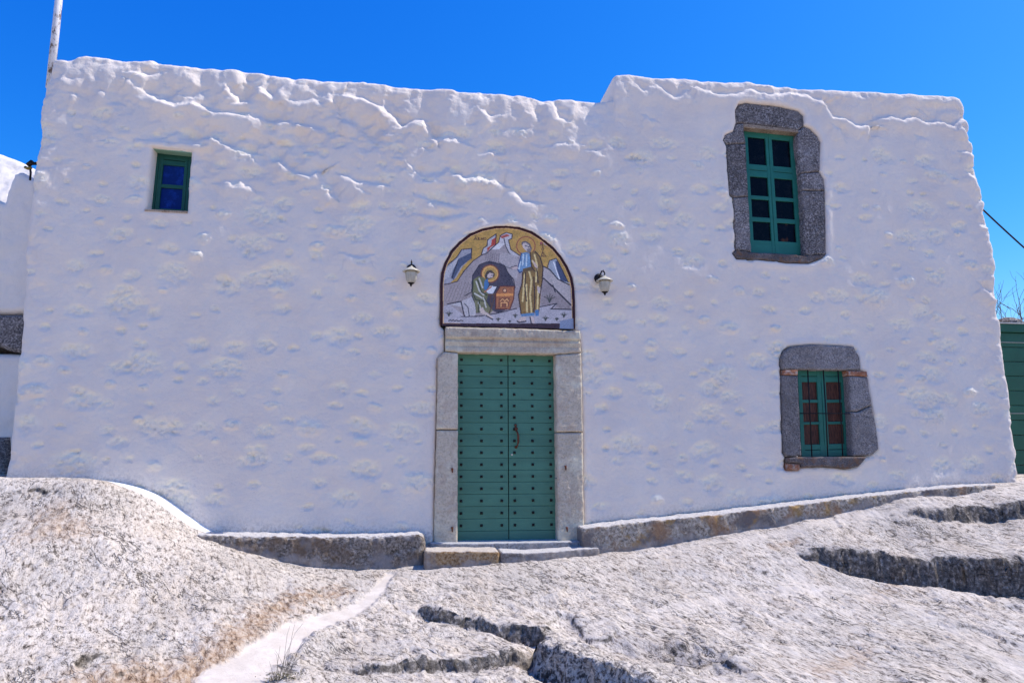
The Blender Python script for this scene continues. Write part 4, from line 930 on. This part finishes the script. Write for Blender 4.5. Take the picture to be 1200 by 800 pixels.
M_l2 = m_ledge('ledge_stone_ochre', ((.14, .11, .08), (.46, .38, .285), (.68, .59, .48)), [(2.4, (.36, .20, .10), .50, .60, .8, (1, 0, 0)), (1.9, (.17, .15, .14), .50, .58, .8, (7, 0, 2)), (4.5, (.42, .25, .08), .58, .66, .7, (4, 4, 1))])
M_l3 = m_ledge('step_stone_ochre', ((.16, .09, .045), (.40, .25, .12), (.52, .40, .26)), [(3.5, (.34, .29, .25), .5, .62, .7, (2, 2, 2))], (.64, .56, .47))
M_l4 = m_ledge('step_stone_grey', ((.12, .10, .085), (.29, .25, .21), (.44, .40, .36)), [(3.5, (.2, .16, .13), .5, .62, .6, (1, 2, 2))])
M_l5 = m_ledge('threshold_stone', ((.15, .14, .135), (.34, .33, .32), (.46, .45, .44)), [(5, (.26, .24, .22), .5, .6, .5, (0, 0, 0))], (.55, .54, .53))
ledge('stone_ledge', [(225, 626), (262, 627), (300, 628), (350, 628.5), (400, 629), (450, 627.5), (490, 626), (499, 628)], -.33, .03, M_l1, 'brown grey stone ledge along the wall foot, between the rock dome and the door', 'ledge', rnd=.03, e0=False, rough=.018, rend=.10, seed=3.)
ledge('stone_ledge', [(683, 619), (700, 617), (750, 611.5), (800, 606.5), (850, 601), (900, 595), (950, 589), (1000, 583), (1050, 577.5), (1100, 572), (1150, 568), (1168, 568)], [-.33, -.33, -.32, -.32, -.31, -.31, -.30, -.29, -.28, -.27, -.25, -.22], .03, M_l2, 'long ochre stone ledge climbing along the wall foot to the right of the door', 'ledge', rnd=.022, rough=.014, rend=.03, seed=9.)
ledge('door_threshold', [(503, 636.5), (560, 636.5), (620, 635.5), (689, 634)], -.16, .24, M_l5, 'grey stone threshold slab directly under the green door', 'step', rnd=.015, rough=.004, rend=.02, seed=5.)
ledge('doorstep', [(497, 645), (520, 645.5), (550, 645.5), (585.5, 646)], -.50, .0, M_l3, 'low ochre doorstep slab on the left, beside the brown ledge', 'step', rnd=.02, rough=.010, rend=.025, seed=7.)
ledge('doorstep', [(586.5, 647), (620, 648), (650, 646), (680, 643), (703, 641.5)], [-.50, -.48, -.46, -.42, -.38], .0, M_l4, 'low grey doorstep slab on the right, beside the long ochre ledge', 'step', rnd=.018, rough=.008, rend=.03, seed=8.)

# ------------------------------------------------------------------ neighbours
def wallslab(name, px, Y, depth, mat, parent, R_=.12, res=.03, rough=.02, label=None):
    P = [tuple(np.array(AY(a, b, Y))[[0, 2]]) for a, b in px]
    P = np.array(P); poly = [tuple(p) for p in P]
    def yf(X, Z, d, dh):
        t = np.clip(d, 0, R_); return Y - Z * BAT + R_ - np.sqrt(np.maximum(R_ * R_ - (R_ - t) ** 2, 0)) + rough * fbm(X * 3, Z * 3, 2., 4)
    o = patch(name, poly, res, yf, 0, mat, parent)
    n_ = len(o.data.vertices); co = np.zeros(n_ * 3); o.data.vertices.foreach_get('co', co); co = co.reshape(-1, 3)
    m = co[:, 1] < Y - .001 - wloc(parent).y if False else None
    return o
nb = empty('neighbouring_house', tuple(AY(-60, 560, 1.2)), 'white neighbouring house at the left edge with dark stone band', 'building')
def slab_simple(name, px, Y, depth, mat, parent, res=.03, R_=.1, rough=.02, lean=0.0):
    poly = [(p.x, p.z) for p in (AY(a, b, Y) for a, b in px)]
    zb = min(z for x, z in poly)
    def yf(X, Z, d, dh):
        t = np.clip(d, 0, R_); return Y - Z * BAT + lean * (Z - zb) + R_ - np.sqrt(np.maximum(R_ * R_ - (R_ - t) ** 2, 0)) + rough * fbm(X * 3, Z * 3, 2., 4)
    P0 = BAT; return patch(name, poly, res, yf, Y + depth, mat, parent)
slab_simple('wall', [(-140, 250), (-40, 215), (3, 236), (9, 214), (14, 202), (22, 199), (30, 203), (46, 212), (46, 368), (-140, 368)], 1.2, 3.0, M_wall2, nb)
slab_simple('wall', [(-140, 412), (46, 414), (46, 600), (-140, 600)], 1.2, 3.0, M_wall2, nb)
slab_simple('stone_band', [(-140, 369), (46, 369), (46, 416), (10, 411), (-5, 404), (-140, 404)], 1.17, 1.0, M_dark, nb, R_=.03)
slab_simple('stone_band', [(-140, 512), (8, 512), (10, 530), (7, 590), (-140, 590)], 1.12, 1.0, M_dark, nb, R_=.05)
slab_simple('upper_wall', [(-140, 95), (-60, 130), (0, 162), (25, 172), (50, 190), (50, 300), (-140, 300)], 1.9, 2.0, M_wall2, nb, lean=.75, rough=.05)
# cable bracket clamped to the corner of the house
p = AY(36, 192, .45); br = empty('cable_bracket', p, 'small black cable clamp with a hanging wire end at the left wall corner', 'bracket')
mb = MB(); mb.tube([p + Vector((.1, 0, .01)), p + Vector((-.02, 0, .0))], .02, 8); mb.tube([p + Vector((-.03, 0, -.02)), p + Vector((.03, -.02, .02))], .03, 10); mb.build('clamp', M_iron, br, True)
MB().tube([p + Vector((-.06, 0, -.05)), p + Vector((-.02, -.01, -.07)), p + Vector((.02, -.01, -.05))], .02, 8).build('insulator', m_flat('brass', (.30, .2, .05), .4, .6), br, True)
MB().tube([p + Vector((.0, 0, -.06)), p + Vector((.012, 0, -.12)), p + Vector((.015, 0, -.22))], .013, 8).build('wire_end', M_iron, br, True)

# flagpole
a = AY(61.5, 72, .75); b = AY(72.0, -30, .75); d = (b - a)
fp = empty('flagpole', a, 'weathered white pole standing on the left corner of the roof', 'pole')
MB().tube([a - d * .3, a + d * .5, a + d * 1.4], [.048, .046, .042], 16).build('pole', M_pole, fp, True)

# cable
a = AY(1150, 244, .4); b = AY(1290, 365, .9); mb = MB()
mb.tube([a + (b - a) * t - Vector((0, 0, .10 * 4 * t * (1 - t))) * .5 for t in np.linspace(0, 1, 24)], .014, 6)
o = mb.build('overhead_cable', M_iron, None, True, a); tag(o, 'black overhead cable running down from the right corner of the building', 'cable')

# green gate behind the right corner
gt = empty('green_gate', AY(1230, 590, .9), 'dark green boarded metal gate with pale top edge behind the right wall corner', 'gate')
gq = [AY(1160, 378, .9), AY(1300, 382, .9), AY(1300, 600, .9), AY(1160, 600, .9)]
gl, gr_, gtp, gbt = gq[0].x, gq[1].x, gq[0].z, gq[2].z - .2
mb = MB(); N = 13
for i in range(N):
    z1_ = gtp - .16 - (gtp - .16 - gbt) * i / N; z0_ = gtp - .16 - (gtp - .16 - gbt) * (i + 1) / N + .008
    mb.hexa([(gl, .9, z0_), (gr_, .9, z0_), (gr_, .9, z1_), (gl, .9, z1_), (gl, .94, z0_), (gr_, .94, z0_), (gr_, .94, z1_), (gl, .94, z1_)])
bevel(mb.build('panel', M_fence, gt), .006)
for (za, zb, ya) in ((gtp - .15, gtp - .02, .86), (gtp - .018, gtp, .84)):
    mb = MB(); mb.hexa([(gl, ya, za), (gr_, ya, za), (gr_, ya, zb), (gl, ya, zb), (gl, .96, za), (gr_, .96, za), (gr_, .96, zb), (gl, .96, zb)])
    bevel(mb.build('top_rail', M_fence if za < gtp - .1 else m_flat('pale_metal', (.5, .52, .5), .5), gt), .006)
for pz_ in (437, 520):
    zz = AY(1190, pz_ - 36, .88).z
    for k2 in (0,):
        mb = MB(); mb.hexa([(gl, .885, zz - .008), (gr_, .885, zz - .008), (gr_, .885, zz + .004), (gl, .885, zz + .004), (gl, .9, zz - .008), (gr_, .9, zz - .008), (gr_, .9, zz + .004), (gl, .9, zz + .004)])
        mb.build('trim_strip', m_flat('worn_metal', (.34, .36, .30), .6), gt)

# bare tree behind the gate
tb = AY(1194, 470, 5.0); bt = empty('bare_tree', (tb.x, tb.y, .4), 'leafless shrubby tree behind the green gate', 'tree')
trunk = MB(); twig = MB()
rr = random.Random(4)
def grow(p, d, l, r, lev):
    q_ = p + d * l; mid = p + d * l * .5 + Vector([rr.uniform(-1, 1) * l * .08 for _ in range(3)])
    (trunk if lev < 2 else twig).tube([p, mid, q_], [r, r * .85, r * .7], 5)
    if lev >= 6: return
    for k in range(3 if lev < 4 else 2):
        nd = (d + Vector((rr.uniform(-1, 1), rr.uniform(-1, 1), rr.uniform(-.35, .75))) * .75).normalized()
        grow(p + d * l * rr.uniform(.55, 1), nd, l * rr.uniform(.6, .85), r * .62, lev + 1)
top = AY(1194, 352, 5.0)
grow(Vector((tb.x, 5.0, .4)), Vector((.03, 0, 1)), (top.z - .4) * .38, .05, 0)
trunk.build('trunk', m_flat('bark', (.10, .08, .075), .9), bt, True); twig.build('crown', m_flat('twig_bark', (.13, .10, .10), .9), bt, True)

# dark stone coping lumps on the wall behind the gate
cw = [AY(x_, 379, 1.3) for x_ in (1172, 1300)]
mb = MB(); rr = random.Random(2); x_ = cw[0].x
while x_ < cw[1].x:
    w_ = rr.uniform(.16, .32); h_ = rr.uniform(.05, .11)
    mb.lathe([(w_ * .5, -.1), (w_ * .52, h_ * .3), (w_ * .4, h_ * .8), (w_ * .15, h_)], (x_ + w_ / 2, 1.35 + rr.uniform(-.03, .03), cw[0].z), 9); x_ += w_ * .95
rwall = empty('dark_stone_wall', (cw[0].x, 1.35, 0), 'dark rubble garden wall top showing just above the green gate', 'wall')
mb.build('coping', M_dark, rwall)
MB().hexa([(cw[0].x - .3, 1.2, -.5), (cw[1].x, 1.2, -.5), (cw[1].x, 1.5, -.5), (cw[0].x - .3, 1.5, -.5), (cw[0].x - .3, 1.2, cw[0].z), (cw[1].x, 1.2, cw[0].z), (cw[1].x, 1.5, cw[0].z), (cw[0].x - .3, 1.5, cw[0].z)]).build('rubble', M_dark, rwall)

# dry grass tuft in the cement channel
gx_, gy_ = hit(332, 797); gz_ = float(H(np.array([gx_]), np.array([gy_]))[0][0])
gb = Vector((gx_, gy_, gz_)); gt_ = empty('dry_grass_tuft', gb, 'thin dry grass tuft on the pale cement channel at the bottom', 'plant')
rr = random.Random(9); st_ = MB(); lv = MB()
for i in range(16):
    a = rr.uniform(-.55, .75); l = rr.uniform(.14, .40); dx = math.sin(a) * l; b0 = gb + Vector((rr.uniform(-.07, .07), rr.uniform(-.03, .03), -.01))
    st_.tube([b0, b0 + Vector((dx * .3, rr.uniform(-.02, .02), l * .45)), b0 + Vector((dx * .75, rr.uniform(-.03, .03), l * .85)), b0 + Vector((dx * 1.1, 0, l))], [.0016, .0013, .001, .0006], 4)
st_.build('stem', m_flat('dry_stem', (.20, .17, .13), .8), gt_)
for i in range(260):
    b0 = gb + Vector((rr.gauss(0, .075), rr.gauss(0, .03), rr.uniform(-.01, .045))); a = rr.uniform(0, 6.28); l = rr.uniform(.01, .025)
    d_ = Vector((math.cos(a) * l, math.sin(a) * l, rr.uniform(0, l))); n_ = Vector((-math.sin(a), math.cos(a), 0)) * l * .25
    lv.add([b0, b0 + d_ * .5 + n_, b0 + d_, b0 + d_ * .5 - n_], [(0, 1, 2, 3)])
lv.build('leaf_cushion', m_flat('dry_leaf', (.20, .17, .10), .9), gt_)['kind'] = 'stuff'

# ------------------------------------------------------------------ light, sky, camera
EL = 56.0; AZ = 87.4        # azimuth from +Y (into the wall) towards +X
sv = Vector((math.sin(R(AZ)) * math.cos(R(EL)), math.cos(R(AZ)) * math.cos(R(EL)), math.sin(R(EL))))
L = bpy.data.lights.new('sun', 'SUN'); L.energy = 5.0; L.angle = R(.5); L.color = (1.0, .955, .90)
so = bpy.data.objects.new('sun', L); S.collection.objects.link(so); so.rotation_euler = (-sv).to_track_quat('-Z', 'Y').to_euler(); so.location = (5, 0, 12)
w = bpy.data.worlds.new("World"); S.world = w; w.use_nodes = True
nt = w.node_tree; bg = nt.nodes['Background']; sky = nt.nodes.new('ShaderNodeTexSky'); sky.sky_type = 'NISHITA'; sky.sun_disc = False
sky.sun_elevation = R(EL); sky.sun_rotation = R(AZ); sky.air_density = 1.0; sky.dust_density = .6; sky.ozone_density = 2.5; sky.altitude = 200
tint = nt.nodes.new('ShaderNodeMix'); tint.data_type = 'RGBA'; tint.blend_type = 'MULTIPLY'; tint.inputs[0].default_value = 1.0
tint.inputs[7].default_value = (1.0, 1.0, 1.05, 1)
hs = nt.nodes.new('ShaderNodeHueSaturation'); hs.inputs['Saturation'].default_value = 1.28; hs.inputs['Value'].default_value = 1.25
nt.links.new(sky.outputs[0], tint.inputs[6]); nt.links.new(tint.outputs[2], hs.inputs['Color'])
se = nt.nodes.new('ShaderNodeSeparateColor'); co_ = nt.nodes.new('ShaderNodeCombineColor'); nt.links.new(hs.outputs[0], se.inputs[0])
def wm(op, a, v):
    q = nt.nodes.new('ShaderNodeMath'); q.operation = op; nt.links.new(a, q.inputs[0]); q.inputs[1].default_value = v; return q.outputs[0]
for i_, (p_, k_) in enumerate(((1.9, 1.6), (1.12, 1.02), (.60, 1.20))):      # deep polarised blue, paler towards the sun
    nt.links.new(wm('MULTIPLY', wm('POWER', wm('MULTIPLY', se.outputs[i_], .13), p_), k_ / .13), co_.inputs[i_])
nt.links.new(co_.outputs[0], bg.inputs[0]); bg.inputs[1].default_value = .13

cd = bpy.data.cameras.new('camera'); cam = bpy.data.objects.new('camera', cd); S.collection.objects.link(cam)
cam.location = CAM; cd.sensor_fit = 'HORIZONTAL'; cd.sensor_width = 36; cd.lens = 36 * F / 1200; cd.clip_end = 3000; cd.clip_start = .05
cam.rotation_euler = Vector(FW).to_track_quat('-Z', 'Y').to_euler()
S.camera = cam
S.view_settings.view_transform = 'Standard'; S.view_settings.look = 'None'; S.view_settings.exposure = 0
